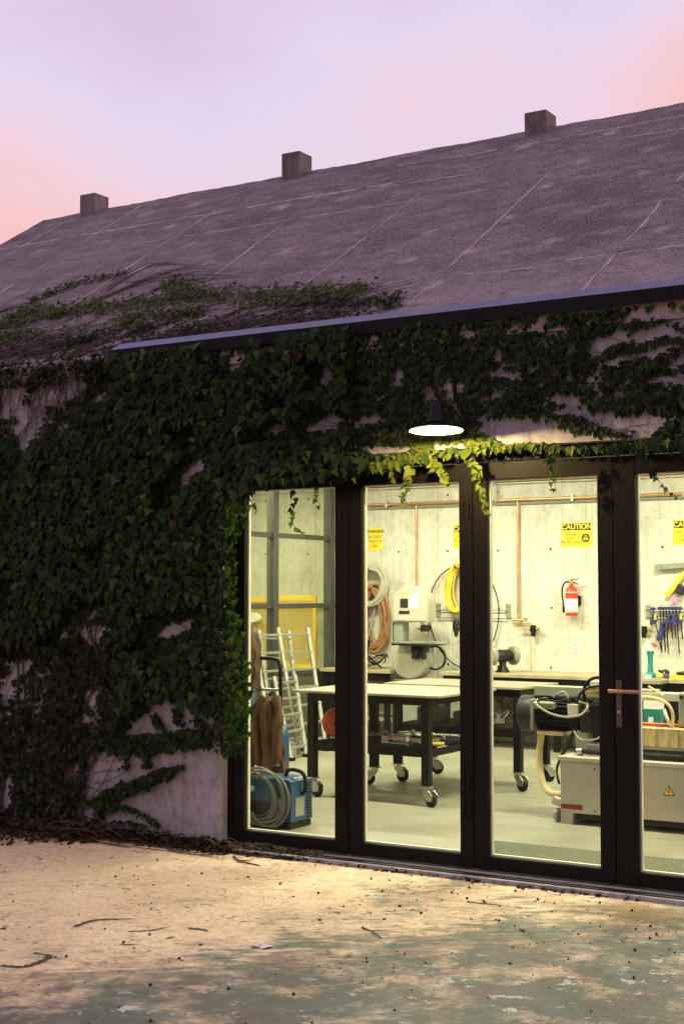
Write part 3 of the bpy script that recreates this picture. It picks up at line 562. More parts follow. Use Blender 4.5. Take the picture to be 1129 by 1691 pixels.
# finer three-lobed leaf for the leaves that can be told apart
LV2 = np.array([(0, 0, 0), (.14, .12, .03), (.33, .10, .06), (.42, -.04, .08), (.55, -.20, .07), (.44, -.34, .07), (.30, -.44, .05), (.24, -.60, .02), (.13, -.80, -.06), (0, -1, -.16),
               (-.13, -.80, -.06), (-.24, -.60, .02), (-.30, -.44, .05), (-.44, -.34, .07), (-.55, -.20, .07), (-.42, -.04, .08), (-.33, .10, .06), (-.14, .12, .03), (0, -.25, -.04), (0, -.60, -.05)])
LF2 = [(0, 18, 1), (1, 18, 2), (2, 18, 3), (3, 18, 4), (4, 18, 5), (5, 18, 6), (6, 18, 19), (6, 19, 7), (7, 19, 8), (8, 19, 9), (9, 19, 10), (10, 19, 11), (11, 19, 12), (12, 19, 18), (12, 18, 13), (13, 18, 14), (14, 18, 15), (15, 18, 16), (16, 18, 17), (17, 18, 0)]
def unit(a): return a / (np.linalg.norm(a, axis=1, keepdims=True) + 1e-9)
def frames(n, nrm, tip, jn, jt):
    """leaf frames: outward normal and tip direction, both jittered"""
    N_ = unit(np.tile(nrm, (n, 1)) + rng.normal(0, jn, (n, 3))); T = np.tile(tip, (n, 1)) + rng.normal(0, jt, (n, 3))
    T = unit(T - N_ * np.sum(T * N_, 1, keepdims=True)); return N_, T, np.cross(T, N_)
def leaf_mass(name, P, Sz, fr, mat, parent):
    N_, T, U = fr; n = len(P)
    wob = 1 + rng.uniform(-.22, .22, (n, 1, 1)); bend = rng.uniform(-.6, 1.8, (n, 1))
    lz = LV[None, :, 2] * bend
    V = P[:, None, :] + Sz[:, None, None] * (LV[None, :, 0:1] * wob * U[:, None, :] - LV[None, :, 1:2] * T[:, None, :] + lz[:, :, None] * N_[:, None, :])
    F = (LF[None] + (np.arange(n) * len(LV))[:, None, None]).reshape(-1, 3)
    me = bpy.data.meshes.new(name); me.from_pydata(V.reshape(-1, 3).tolist(), [], F.tolist()); me.materials.append(mat)
    o = bpy.data.objects.new(name, me); COL.objects.link(o); adopt(o, parent); o['kind'] = 'stuff'; return o
LM = {}
def leaf_one(P, s, Nv, Tv, matkey, parent, name='leaf'):
    key = (matkey, random.randrange(3))
    if key not in LM:
        me = bpy.data.meshes.new('ivy_leaf'); V = LV2 * np.array((random.uniform(.85, 1.12), 1, random.uniform(.3, 1.8)))
        me.from_pydata([(x, -y, z) for x, y, z in V.tolist()], [], LF2); me.materials.append(MT[matkey]); me.shade_smooth(); LM[key] = me
    o = bpy.data.objects.new(name, LM[key]); COL.objects.link(o)
    t = Vector(Tv); n = Vector(Nv); u = t.cross(n)
    m = Matrix((( u.x, t.x, n.x), (u.y, t.y, n.y), (u.z, t.z, n.z))).to_4x4()
    adopt(o, parent); o.matrix_basis = Matrix.Translation(Vector(P)) @ m @ Matrix.Scale(s, 4); return o

ivy = thing('wall_ivy', 'dense dark green ivy covering the front wall around the glass doors', 'ivy', (-.5, -.1, 0))
WY = -.092
# ---- scattered positions over the covered wall
NS = 122000
X = rng.uniform(-3.2, 5.2, NS); Z = rng.uniform(-.1, 3.12, NS)
OUT2 = [(-3.3, 3.03)] + [(x, min(z, 3.03 if x > 1.7 else 3.065) if x > -.8 else z) for x, z in OUTLINE] + [(-3.3, -.1)]
OUT2 = [(x, z + .10) if (-1.1 < x < .05 and .3 < z < .8) else (x, z) for x, z in OUT2]
OUT2 = [(5.0, z) if (x > 3.06 and z > 2.9) else (4.7, 2.34) if (x > 3.0 and z < 2.3) else (x, z) for x, z in OUT2]
ok = inside(OUT2, X, Z) & ~((X > 3.08) & (np.sin(Z * 34 + X * 2.3 + 1.7 * np.sin(X * 5)) < -.1 + .3 * (X - 3.1)))
jx = X + rng.normal(0, .012, NS); jz = Z - rng.uniform(.0, .02, NS)
for gp in GAPS:
    c_ = np.mean(gp, axis=0); kx, kz = (1.15, 1.55) if c_[0] > 1.9 else (1.08, 1.30) if c_[0] > .3 else (1.35, 1.45)
    g2 = [(c_[0] + (a - c_[0]) * kx, c_[1] + (b_ - c_[1]) * kz + .008) for a, b_ in gp]
    ok &= ~inside(g2, jx, jz)
ok &= ~((X > .30) & (Z < 2.17))
left_low = (X < -.75) & (Z < 1.1); left_top = (X < -1.1) & (Z > 2.55)
keep = rng.uniform(0, 1, NS)
ok &= ~(left_low & (keep < .55)) & ~(left_top & (keep < .45)) & ~((X < -2.2) & (keep < .45))
thin = (X > 1.0) & (Z > 2.3)
ok &= ~(thin & (keep < .02))
X, Z = X[ok], Z[ok]; n = len(X); thin = thin[ok]; ll = (left_low | left_top)[ok]
dep = np.where(thin, rng.uniform(.008, .055, n), rng.uniform(.012, .15, n))
dep = np.where(ll, dep * .6, dep)
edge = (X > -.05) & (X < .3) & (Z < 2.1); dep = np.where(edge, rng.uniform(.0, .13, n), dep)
near = np.zeros(n, bool)
for gp in GAPS:
    c_ = np.mean(gp, axis=0); k_ = 1.5 if c_[0] > .3 else 2.6
    near |= inside([(c_[0] + (a - c_[0]) * k_ + .03 * np.sign(a - c_[0]), c_[1] + (b_ - c_[1]) * k_ + .03 * np.sign(b_ - c_[1])) for a, b_ in gp], X, Z)
dep = np.where(near, np.minimum(dep, rng.uniform(.008, .03, n)), dep)
sz = np.where(thin, rng.uniform(.022, .042, n), rng.uniform(.036, .070, n)); sz = np.where(ll, sz * .8, sz); sz = np.where(edge, sz * .7, sz); sz = np.where(near & ~thin, sz * .8, sz); sz *= rng.uniform(.7, 1.2, n)
P = np.stack([X, WY - dep, Z + sz * .35], 1)
fr = frames(n, np.array((.0, -1, .15)), np.array((0, -.15, -1)), .26, .24)
turning = ((X < -.7) & (Z < 1.25) & (rng.uniform(0, 1, n) < .75)) | ((X < -.75) & (Z > 2.6) & (rng.uniform(0, 1, n) < .5)) | ((X > 1.7) & (Z > 2.55) & (Z < 2.9) & (rng.uniform(0, 1, n) < .14))
painted_lit = (((Z < 2.46) & (Z > 2.15) & (X > 1.15) & (X < 2.35)) | (edge & (X > .13) & (Z > .6)) | ((Z > 2.95) & (rng.uniform(0, 1, n) < .12))) & (rng.uniform(0, 1, n) < .8)  # leaves under the lamp, at the door edge and eave get lit colours
painted_lit &= ~turning
def sub(fr, m): return tuple(a[m] for a in fr)
# the most prominent leaves become leaves of their own
front = np.argsort(-(dep + .05 * (painted_lit & ~edge) + .02 * rng.uniform(0, 1, n)))
cand = [i for i in front if -1.0 < X[i] < 2.9 and sz[i] > .04 and .55 < Z[i] < 2.95][:900]
cand = list(rng.choice(cand, 215, replace=False))
single = np.zeros(n, bool); single[cand] = True
for i in cand: leaf_one(P[i], sz[i] * 1.12, fr[0][i], fr[1][i], 'leaf_red' if turning[i] else (('leaf_edge' if edge[i] else 'leaf_lit') if painted_lit[i] else 'leaf'), ivy)
rest = ~single
for nm, m, mt in (('foliage', rest & ~turning & ~painted_lit, 'leaf'), ('turning_foliage', rest & turning, 'leaf_red'), ('painted_lit_foliage', rest & painted_lit & ~edge, 'leaf_lit'), ('door_edge_foliage', rest & painted_lit & edge, 'leaf_edge')):
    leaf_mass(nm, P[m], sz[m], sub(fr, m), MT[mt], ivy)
# ---- runners on bare concrete
pp = []; ss = []
for k, r in enumerate(RUNNERS):
    pts = spline([(x, 0, z) for x, z in r], 8); wide = .055 if k == 0 else .05 if k == 1 else .014
    L_ = len(pts)
    for i, p in enumerate(pts):
        w = wide * (1 if k != 1 else (1 - .75 * i / L_))
        for q in range(16 if k in (0, 1) else 5):
            pp.append((p.x + random.uniform(-.03, .03), WY - random.uniform(.008, .05), p.z + random.uniform(-w, w * .8) + .02)); ss.append(random.uniform(.035, .058) if k in (0, 1) else random.uniform(.018, .034))
leaf_mass('runner_foliage', np.array(pp), np.array(ss), frames(len(pp), np.array((0, -1, .3)), np.array((0, -.2, -1)), .3, .3), MT['leaf'], ivy)
# ---- stems
st = MB()
def stem(pts, r0=.0035, r1=.0012, mb=None, n=4):
    q = spline(pts, 3); k = len(q); (mb or st).tube(q, [r0 + (r1 - r0) * i / (k - 1) for i in range(k)], n)
def wander(x, z, a, L_, step=.09, lift=.006, curl=.25):
    pts = [(x, WY - lift, z)]
    for i in range(int(L_ / step)):
        a += random.gauss(0, curl); x += math.cos(a) * step; z += math.sin(a) * step
        if z > 3.03 or z < -.02 or (x > .0 and z < 2.37): break
        pts.append((x, WY - lift - random.uniform(0, .012), z))
    return pts
for i in range(80):
    p = wander(random.uniform(-2.6, -.7), random.uniform(2.3, 2.95), random.choice((R(80), R(100), R(60), R(130), R(200))), random.uniform(.3, 1.0))
    if len(p) > 2: stem(p)
for i in range(130):
    p = wander(random.uniform(-2.6, -.95), random.uniform(.0, .5), random.choice((R(60), R(90), R(40), R(120), R(20))), random.uniform(.3, .8))
    if len(p) > 2: stem(p, .0035, .0012)
for i in range(150):
    p = wander(random.uniform(-1.9, 3.0), random.uniform(1.1, 2.9), random.choice((0, R(180), R(12), R(168))), random.uniform(.5, 1.2), curl=.15)
    if len(p) > 2: stem(p, .0028, .001)
for r in RUNNERS: stem([(x, WY - .006, z) for x, z in r], .003, .001)
for i in range(60):   # stems spilling over the eave left of the flashing
    x = random.uniform(-3.0, -.75); a = random.uniform(-.25, .25); p = [(x, -.112, 3.075), (x + a * .1, -.113, 3.0)]
    z = 3.0
    for j in range(random.randint(2, 9)): z -= .08; x += a * .1 + random.gauss(0, .025); p.append((x, -.098 - random.uniform(0, .012), z))
    stem(p, .0035, .0013)
for i in range(12):   # trunks rising from the ground
    x = random.uniform(-1.9, -.95); stem([(x, -.11, -.03), (x + random.uniform(-.1, .1), -.105, .5), (x + random.uniform(-.2, .25), -.105, 1.1), (x + random.uniform(-.3, .4), -.11, 1.8)], .009, .004, n=6)
st.build('stems', MT['stem'], ivy, smooth=True, recalc=False)['kind'] = 'stuff'
# ---- tendrils hanging over the doors, leaf by leaf
for k, t in enumerate(TENDRILS):
    lit = k in (3, 4, 7, 8, 9); big = k in (3, 4, 7); m = MB()  # tendrils near the lamp take the painted lit leaf colour
    pts = spline([(x, -.15 + .012 * math.sin(i * 2), z) for i, (x, z) in enumerate(t)], 5)
    kk = len(pts); m.tube(pts, [.0018 - .0012 * i / kk for i in range(kk)], 5)
    td = m.build('tendril', MT['stem'], ivy, smooth=True, recalc=False)
    nl = {4: 22, 3: 11, 7: 10, 0: 15, 6: 9}.get(k, 7)
    for q in range(nl):
        u = (q + .4) / nl; p = pts[min(kk - 1, int(u * (kk - 1)))]; s0 = (.060 if big else .040) * (1 - .72 * u) + .010
        f1, f2, f3 = frames(1, np.array((.1, -1, .35)), np.array((random.choice((-.6, .6)), -.2, -1)), .4, .3)
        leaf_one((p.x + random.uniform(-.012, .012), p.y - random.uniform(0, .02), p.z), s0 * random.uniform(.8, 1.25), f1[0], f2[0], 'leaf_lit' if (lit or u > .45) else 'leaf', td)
# ---- dry leaves and dead runners along the foot of the wall
lit_ = thing('leaf_litter', 'brown dry leaves and twigs heaped along the foot of the ivied wall', 'dry leaves', (-.6, -.3, -.03)); lit_['kind'] = 'stuff'
n = 3200; x = rng.uniform(-2.6, .15, n); w = np.where(x < -.75, .12 + .42 * np.clip((-.6 - x) / 1.0, 0, 1), .10); y = -.10 - np.abs(rng.normal(0, 1, n)) * w * .6
y = np.maximum(y, -.10 - w * 1.6); h = np.clip(.11 * (1 - (-.10 - y) / (w * 1.6)), 0, 1) * np.where(x < -.75, 1, .55)
P = np.stack([x, y, -.026 + rng.uniform(0, 1, n) * h], 1)
leaf_mass('leaves', P, rng.uniform(.018, .05, n), frames(n, np.array((0, -.3, 1)), np.array((.3, -1, 0)), .5, .8), MT['litter'], lit_)
n = 420; x = rng.uniform(0, 2.7, n) ** 1.0; x = np.where(rng.uniform(0, 1, n) < .6, rng.uniform(0, .6, n), x); P = np.stack([x, -.158 - np.abs(rng.normal(0, .012, n)), -.027 + rng.uniform(0, .012, n)], 1)
leaf_mass('leaves', P, rng.uniform(.010, .032, n), frames(n, np.array((0, -.3, 1)), np.array((.3, -1, 0)), .5, .8), MT['litter'], lit_)
n = 260; P = np.stack([rng.uniform(0, .75, n), rng.uniform(-.15, -.02, n), -.002 + rng.uniform(0, .02, n)], 1)
leaf_mass('leaves', P, rng.uniform(.012, .03, n), frames(n, np.array((0, -.5, 1)), np.array((.3, -1, 0)), .5, .8), MT['litter'], lit_)
tw = MB()
for i in range(60):
    x = random.uniform(-2.3, .3); y = random.uniform(-.36, -.11) if x < -.6 else random.uniform(-.22, -.11); a = random.gauss(0, .5); l = random.uniform(.1, .45); z = random.uniform(-.026, .05)
    stem([(x, y, z), (x + l * .5 * math.cos(a), y + l * .5 * math.sin(a) * .4, z + random.uniform(-.0, .03)), (x + l * math.cos(a), max(-.55, min(-.1, y + l * math.sin(a) * .4)), max(-.026, z - .03))], .003, .001, tw)
for i in range(28):
    x = random.uniform(-1.2, -.1); y = random.uniform(-.34, -.2); stem([(x, y, -.026), (x + .18, y - .03, -.022), (x + .36, y - random.uniform(.0, .06), -.027)], .0028, .001, tw)
tw.build('dead_runners', MT['twig'], lit_, smooth=True, recalc=False)['kind'] = 'stuff'

# ---- ivy creeping up the roof
rv = thing('roof_ivy', 'green ivy runners creeping over the roof above the end of the blue flashing', 'ivy', (-1, .3, 3.3))
rn = np.array((0, -math.sin(PITCH), math.cos(PITCH)))
def rp(x, s, h=0): return (x - 0, EY + s * math.cos(PITCH) + rn[1] * h, EZ + s * math.sin(PITCH) + rn[2] * h)
pp = []; ss = []
for k, r in enumerate(ROOFIVY):
    pts = spline([(x, s, 0) for x, s in r], 9); big = k in (1, 3, 4, 2)
    for i, p in enumerate(pts):
        for q in range(22 if big else 13):
            pp.append(rp(p.x + random.gauss(0, .05), p.y + random.gauss(0, .075 if big else .04), random.uniform(.005, .045))); ss.append(random.uniform(.014, .034))
for i in range(1300):
    x = random.uniform(-3.0, -.8); pp.append((x, EY - .02 - random.uniform(0, .03), 3.02 + random.uniform(-.09, .09))); ss.append(random.uniform(.016, .04))
for i in range(1500):
    x = random.uniform(-2.9, .9); s = random.uniform(0, .75 - .13 * (x + 2)) if x < 0 else random.uniform(0, .45)
    if x > -.86 and s < .1: continue
    pp.append(rp(x, s, random.uniform(.005, .03))); ss.append(random.uniform(.015, .034))
pp = np.array(pp); ss = np.array(ss); sel = rng.choice(len(pp), 70, replace=False)
fr = frames(len(pp), rn + np.array((0, -.25, .2)), np.array((.1, -.8, -.5)), .4, .55)
low = ((pp[:, 2] - EZ) < .30) & (rng.uniform(0, 1, len(pp)) < .8)
one = np.zeros(len(pp), bool); one[sel] = True
for i in sel: leaf_one(pp[i], ss[i] * 1.15, fr[0][i], fr[1][i], 'leaf_red' if low[i] else 'leaf_roof', rv)
leaf_mass('foliage', pp[~low & ~one], ss[~low & ~one], sub(fr, ~low & ~one), MT['leaf_roof'], rv)
leaf_mass('turning_foliage', pp[low & ~one], ss[low & ~one], sub(fr, low & ~one), MT['leaf_red'], rv)
rs = MB()
for i in range(230):
    x = random.uniform(-3.0, .6); s = random.uniform(0, .35); a = random.gauss(R(38), .4); pts = []
    for j in range(random.randint(6, 15)):
        if s < 0 or s > 1.35 - .16 * (x + 2.5): break
        if not (x > -.9 and s < .09): pts.append(rp(x, s, .006 + random.uniform(0, .008)))
        a += random.gauss(-.04, .2); x += .075 * math.cos(a); s += .075 * math.sin(a)
    if len(pts) > 3: stem(pts, .0042, .0014, rs)
for r in ROOFSTEMS:
    stem([rp(x, s, .007) for x, s in r], .0045, .0012, rs)
    for q in range(3): stem([rp(x + random.gauss(0, .05), s + random.gauss(0, .05), .007) for x, s in r], .003, .001, rs)
rs.build('stems', MT['stem'], rv, smooth=True, recalc=False)['kind'] = 'stuff'

# ================================================================== INSIDE THE WORKSHOP
BY = 6.25                       # inner face of the back wall
# ---- rolling work tables
def caster(x, y, rot, parent, r=.05):
    """steel plate, fork and wheel under a leg"""
    c = math.cos(rot); s = math.sin(rot); ox, oy = x + .03 * c, y + .03 * s
    m = MB().obox((x, y, .138), (.075, .075, .012)); m.lathe([(.026, .0), (.026, .02)], 14, Matrix.Translation((x, y, .114)))
    for k in (-1, 1):
        M_ = Matrix.Translation((x, y, 0)) @ Matrix.Rotation(rot, 4, 'Z')
        v = [M_ @ Vector(p) for p in ((-.03, k * .028, .118), (.045, k * .028, .118), (.085, k * .028, .085), (.08, k * .028, .045), (.03, k * .028, .04))]
        v += [M_ @ Vector((p[0], p[1], p[2])) for p in ((-.03, k * .025, .118), (.045, k * .025, .118), (.085, k * .025, .085), (.08, k * .025, .045), (.03, k * .025, .04))]
        m.add(v, [(0, 1, 2, 3, 4), (9, 8, 7, 6, 5)] + [(i, i + 5, (i + 1) % 5 + 5, (i + 1) % 5) for i in range(5)])
    cs = m.build('caster', MT['steel'], parent, smooth=True)
    wx, wy = x + .045 * c, y + .045 * s; M_ = Matrix.Translation((wx, wy, r)) @ Matrix.Rotation(rot, 4, 'Z') @ Matrix.Rotation(R(90), 4, 'X')
    MB().lathe([(.0, -.02), (.042, -.02), (r, -.014), (r, .014), (.042, .02), (.0, .02)], 20, M_).build('wheel', MT['rubber'], cs, smooth=True)
def work_table(label, x0, x1, y0, y1, legs, rots, shelf_z=.40):
    t = thing('work_table', label, 'table', ((x0 + x1) / 2, (y0 + y1) / 2, 0), 'rolling work tables')
    MB().box(x0, x1, y0, y1, .782, .800).build('table_top', MT['ttop'], t, bevel=.003)
    lx0, lx1 = legs[0][0] - .03, legs[1][0] + .03; ly0, ly1 = legs[0][1] - .03, legs[2][1] + .03
    a = MB(); a.box(lx0, lx1, ly0, ly0 + .06, .722, .781); a.box(lx0, lx1, ly1 - .06, ly1, .722, .781); a.box(lx0, lx0 + .06, ly0 + .06, ly1 - .06, .722, .781); a.box(lx1 - .06, lx1, ly0 + .06, ly1 - .06, .722, .781)
    a.build('apron', MT['tframe'], t)
    for (x, y), rt_ in zip(legs, rots):
        lg = MB().box(x - .031, x + .031, y - .031, y + .031, .145, .7215).build('leg', MT['tframe'], t, bevel=.004); caster(x, y, rt_, t)
    f = MB(); z0, z1 = shelf_z - .05, shelf_z; i0 = .0315
    f.box(lx0 + .062, lx1 - .062, ly0 + .01, ly0 + .04, z0, z1); f.box(lx0 + .062, lx1 - .062, ly1 - .04, ly1 - .01, z0, z1)
    f.box(lx0 + .01, lx0 + .04, ly0 + .062, ly1 - .062, z0, z1); f.box(lx1 - .04, lx1 - .01, ly0 + .062, ly1 - .062, z0, z1)
    sh = f.build('shelf_frame', MT['tframe'], t)
    gr = MB(); n = int((lx1 - lx0 - .1) / .021)
    for i in range(n): x = lx0 + .055 + i * .021; gr.box(x, x + .005, ly0 + .002, ly1 - .002, z1 + .001, z1 + .020)
    for i in range(8): y = ly0 + .1 + (ly1 - ly0 - .2) * i / 7; gr.box(lx0 + .05, lx1 - .05, y, y + .006, z1 + .006, z1 + .012)
    gr.build('shelf_grating', MT['darkmetal'], sh)['kind'] = 'stuff'
    return t
work_table('pale-topped rolling work table standing nearest the glass doors', -.74, .52, 1.83, 2.78, [(-.60, 1.915), (.375, 1.915), (-.52, 2.70), (.44, 2.70)], [R(-12), R(-20), R(195), R(100)])
work_table('pale-topped rolling work table behind the front table', -.56, .66, 2.93, 3.66, [(-.47, 3.0), (.60, 3.0), (-.45, 3.56), (.575, 3.58)], [R(-5), R(-25), R(20), R(70)], .46)

# ---- loose tools on the shelf of the front table
def wrench(x, y, z, a, l, mat):
    m = MB().obox((x, y, z + .006), (l, .016, .010), (0, 0, a))
    for s in (-1, 1):
        cx, cy = x + s * l / 2 * math.cos(a), y + s * l / 2 * math.sin(a)
        for w in (-1, 1): m.obox((cx + s * .014 * math.cos(a) - w * .013 * math.sin(a), cy + s * .014 * math.sin(a) + w * .013 * math.cos(a), z + .007), (.030, .011, .012), (0, 0, a + w * s * .25))
    return tag(m.build('wrench', mat, None, bevel=.002), 'steel wrench lying among the tools on the front table shelf', 'wrench', 'loose wrenches on the shelf')
for i in range(9): wrench(random.uniform(-.40, .28), random.uniform(1.95, 2.6), .421 + .013 * (i % 2), random.uniform(-1, 1), random.uniform(.14, .26), MT['steel'])
def socket_(x, y, r, h):
    m = MB().lathe([(r * .7, 0), (r, .003), (r, h * .6), (r * .8, h * .7), (r * .8, h), (r * .45, h), (r * .45, h * .5), (0, h * .5)], 14, Matrix.Translation((x, y, .421)))
    tag(m.build('socket', MT['steel'], None, smooth=True), 'small round steel socket standing on the front table shelf', 'socket', 'sockets on the shelf')
for i in range(12): socket_(random.uniform(-.45, .33), random.uniform(1.95, 2.6), random.uniform(.014, .028), random.uniform(.03, .06))
for i in range(7):
    x, y, a = random.uniform(-.3, .25), random.uniform(2.0, 2.6), random.uniform(-1.4, 1.4); dx, dy = math.cos(a), math.sin(a)
    s = thing('screwdriver', 'screwdriver with a coloured grip lying on the front table shelf', 'screwdriver', (x, y, .421), 'screwdrivers on the shelf')
    MB().tube([(x, y, .437), (x + .09 * dx, y + .09 * dy, .437), (x + .10 * dx, y + .10 * dy, .437)], [.014, .015, .009], 10).build('grip', MT[('yellow', 'rubber', 'blue', 'redorange')[i % 4]], s, smooth=True)
    MB().cyl((x + .10 * dx, y + .10 * dy, .437), (x + .21 * dx, y + .21 * dy, .437), .004, 8).build('shaft', MT['steel'], s, smooth=True)
tr = MB().box(-.05, .25, 2.18, 2.36, .421, .425); tr.box(-.05, .25, 2.18, 2.185, .425, .445); tr.box(-.05, .25, 2.355, 2.36, .425, .445); tr.box(-.05, -.045, 2.185, 2.355, .425, .445); tr.box(.245, .25, 2.185, 2.355, .425, .445)
tag(tr.build('tool_tray', MT['wood']), 'pale shallow tray among the tools on the front table shelf', 'tray')
m = MB().tube([(.22, 2.10, .432), (.33, 2.06, .432), (.41, 2.12, .432)], .012, 8)
tag(m.build('pry_bar', MT['hoseyellow'], None, smooth=True), 'yellow pry bar at the right end of the front table shelf', 'pry bar')
# red reel
rl = thing('cord_reel', 'orange-red round reel standing on the end of the front table shelf', 'reel', (-.53, 2.15, .42))
MB().lathe([(.03, -.035), (.10, -.035), (.115, -.02), (.115, .02), (.10, .035), (.03, .035)], 26, Matrix.Translation((-.53, 2.15, .537)) @ Matrix.Rotation(R(35), 4, 'Z') @ Matrix.Rotation(R(90), 4, 'X')).build('drum', MT['redorange'], rl, smooth=True)
MB().lathe([(.0, -.045), (.028, -.045), (.028, .045), (0, .045)], 14, Matrix.Translation((-.53, 2.15, .537)) @ Matrix.Rotation(R(35), 4, 'Z') @ Matrix.Rotation(R(90), 4, 'X')).build('hub', MT['rubber'], rl, smooth=True)
MB().box(-.60, -.46, 2.10, 2.20, .421, .430).build('foot', MT['rubber'], rl)

# ---- long bench along the back wall
def bench(label, x0, x1, y0, lz=.736):
    t = thing('workbench', label, 'workbench', ((x0 + x1) / 2, y0, 0), 'benches along the back wall')
    MB().box(x0, x1, y0, BY - .004, lz - .035, lz).build('bench_top', MT['wood'], t, bevel=.003)
    MB().box(x0 + .03, x1 - .03, y0 + .02, y0 + .06, lz - .115, lz - .036).build('apron', MT['tframe'], t)
    n = max(2, int((x1 - x0) / 1.1) + 1)
    for i in range(n):
        x = x0 + .06 + (x1 - x0 - .12) * i / (n - 1)
        for y in (y0 + .04, BY - .06): MB().box(x - .03, x + .03, y - .03 + .021, y + .03 + .021 - .03, 0, lz - .117).build('leg', MT['tframe'], t)
    MB().box(x0 + .03, x1 - .03, y0 + .08, BY - .1, .20, .225).build('lower_shelf', MT['wood'], t)
    return t
bench('long wooden workbench with black frame under the caution sign', -1.42, 4.6, 5.55)
bench('short workbench under the hanging hoses', -2.88, -2.02, 5.6, .73)
# boxes and bins on the lower shelf of the long bench
for i, (x, w, h, mt, lb) in enumerate(((-1.1, .3, .22, 'creamdark', 'grey bin on the lower shelf at the end of the long bench'), (-.55, .34, .26, 'darkmetal', 'dark crate on the lower shelf below the bench grinder'), (.15, .3, .2, 'panel', 'brown box on the lower shelf below the extinguisher'), (.75, .36, .28, 'darkmetal', 'black case on the lower shelf below the bar clamps'))):
    t = thing('storage_box', lb, 'box', (x, 5.85, .225)); MB().box(x - w / 2, x + w / 2, 5.7, 6.05, .2255, .2255 + h).build('body', MT[mt], t, bevel=.008); MB().box(x - w / 2 - .01, x + w / 2 + .01, 5.69, 6.06, .2265 + h, .25 + h).build('lid', MT[mt], t, bevel=.006)
# white wire coil in the pale box on table shelf 2
wc = thing('wire_coil', 'tangle of white wire on the shelf of the rear table', 'wire', (.3, 3.2, .48))
for i in range(7):
    c = (.32 + random.uniform(-.05, .05), 3.2 + random.uniform(-.05, .05)); a0 = random.uniform(0, 6)
    MB().tube([(c[0] + .06 * math.cos(a0 + k * .5), c[1] + .03 * math.sin(a0 + k * .5), .54 + .05 * math.sin(a0 + k * .5 + i)) for k in range(13)], .005, 6).build('loop', MT['white'], wc, smooth=True)
for i, (x, y, w, d, h) in enumerate(((-.25, 3.2, .22, .16, .12), (.02, 3.3, .18, .2, .09))):
    t = tag(MB().box(x - w / 2, x + w / 2, y - d / 2, y + d / 2, .481, .481 + h).build('parts_box', MT['ttop' if i == 0 else 'creamdark'], None, bevel=.006), ('cream box on the shelf of the rear table', 'grey-green box on the shelf of the rear table')[i], 'box')

# ---- copper pipes on the back wall
cp = thing('copper_pipework', 'copper air pipes running along the top of the back wall with two drops', 'pipes', (0, BY, 2.5))
for z, r in ((2.692, .017), (2.487, .016)): MB().cyl((-2.88, BY - .035, z), (6.6, BY - .035, z), r, 12).build('pipe', MT['copper'], cp, smooth=True)
MB().cyl((-2.88, BY - .025, 2.447), (6.6, BY - .025, 2.447), .009, 8).build('conduit', MT['creamdark'], cp, smooth=True)
MB().tube([(-2.04, BY - .035, 2.487), (-2.04, BY - .035, 1.55)], .013, 12).build('drop_pipe', MT['copper'], cp, smooth=True)
MB().tube([(-.855, BY - .035, 2.487), (-.855, BY - .035, 1.24)], .013, 12).build('drop_pipe', MT['copper'], cp, smooth=True)
for x in (-2.04, -.855): MB().cyl((x - .03, BY - .035, 2.487), (x + .03, BY - .035, 2.487), .021, 12).build('tee', MT['brass'], cp, smooth=True)
for x in (-1.10, -1.075): MB().cyl((x, BY - .06, 2.42), (x, BY - .06, 2.75), .006, 8).build('hanger_rod', MT['steel'], cp, smooth=True)
for x in (-2.4, -.25, .9, 2.2): MB().box(x - .012, x + .012, BY - .058, BY - .001, 2.455, 2.515).build('pipe_clip', MT['steel'], cp)
def regulator(x, z, label, manifold=True):
    t = thing('air_regulator', label, 'regulator', (x, BY, z))
    MB().lathe([(.0, .035), (.022, .035), (.034, .022), (.034, -.025), (.024, -.035), (.022, -.075), (.014, -.08), (0, -.08)], 16, Matrix.Translation((x, BY - .06, z))).build('body', MT['rubber'], t, smooth=True)
    MB().cyl((x - .17, BY - .06, z), (x + .085, BY - .06, z), .010, 10).build('pipe_stub', MT['brass'], t, smooth=True)
    MB().cyl((x + .05, BY - .06, z), (x + .07, BY - .06, z), .017, 6).build('nut', MT['brass'], t)
    if manifold:
        m = MB(); m.cyl((x - .25, BY - .05, z + .085), (x - .085, BY - .05, z + .085), .014, 10)
        m.build('manifold', MT['brass'], t, smooth=True); MB().cyl((x - .13, BY - .055, z), (x - .13, BY - .055, z + .08), .012, 10).build('valve', MT['brass'], t, smooth=True)
        for xx in (x - .25, x - .09): MB().obox((xx, BY - .05, z + .10), (.04, .012, .008), (0, .3, 0)).build('valve_handle', MT['darkmetal'], t)
regulator(-.68, 1.165, 'black air regulator with brass valves at the foot of the copper drop pipe')
regulator(.49, 1.17, 'black air regulator beside the hanging bar clamps', False)

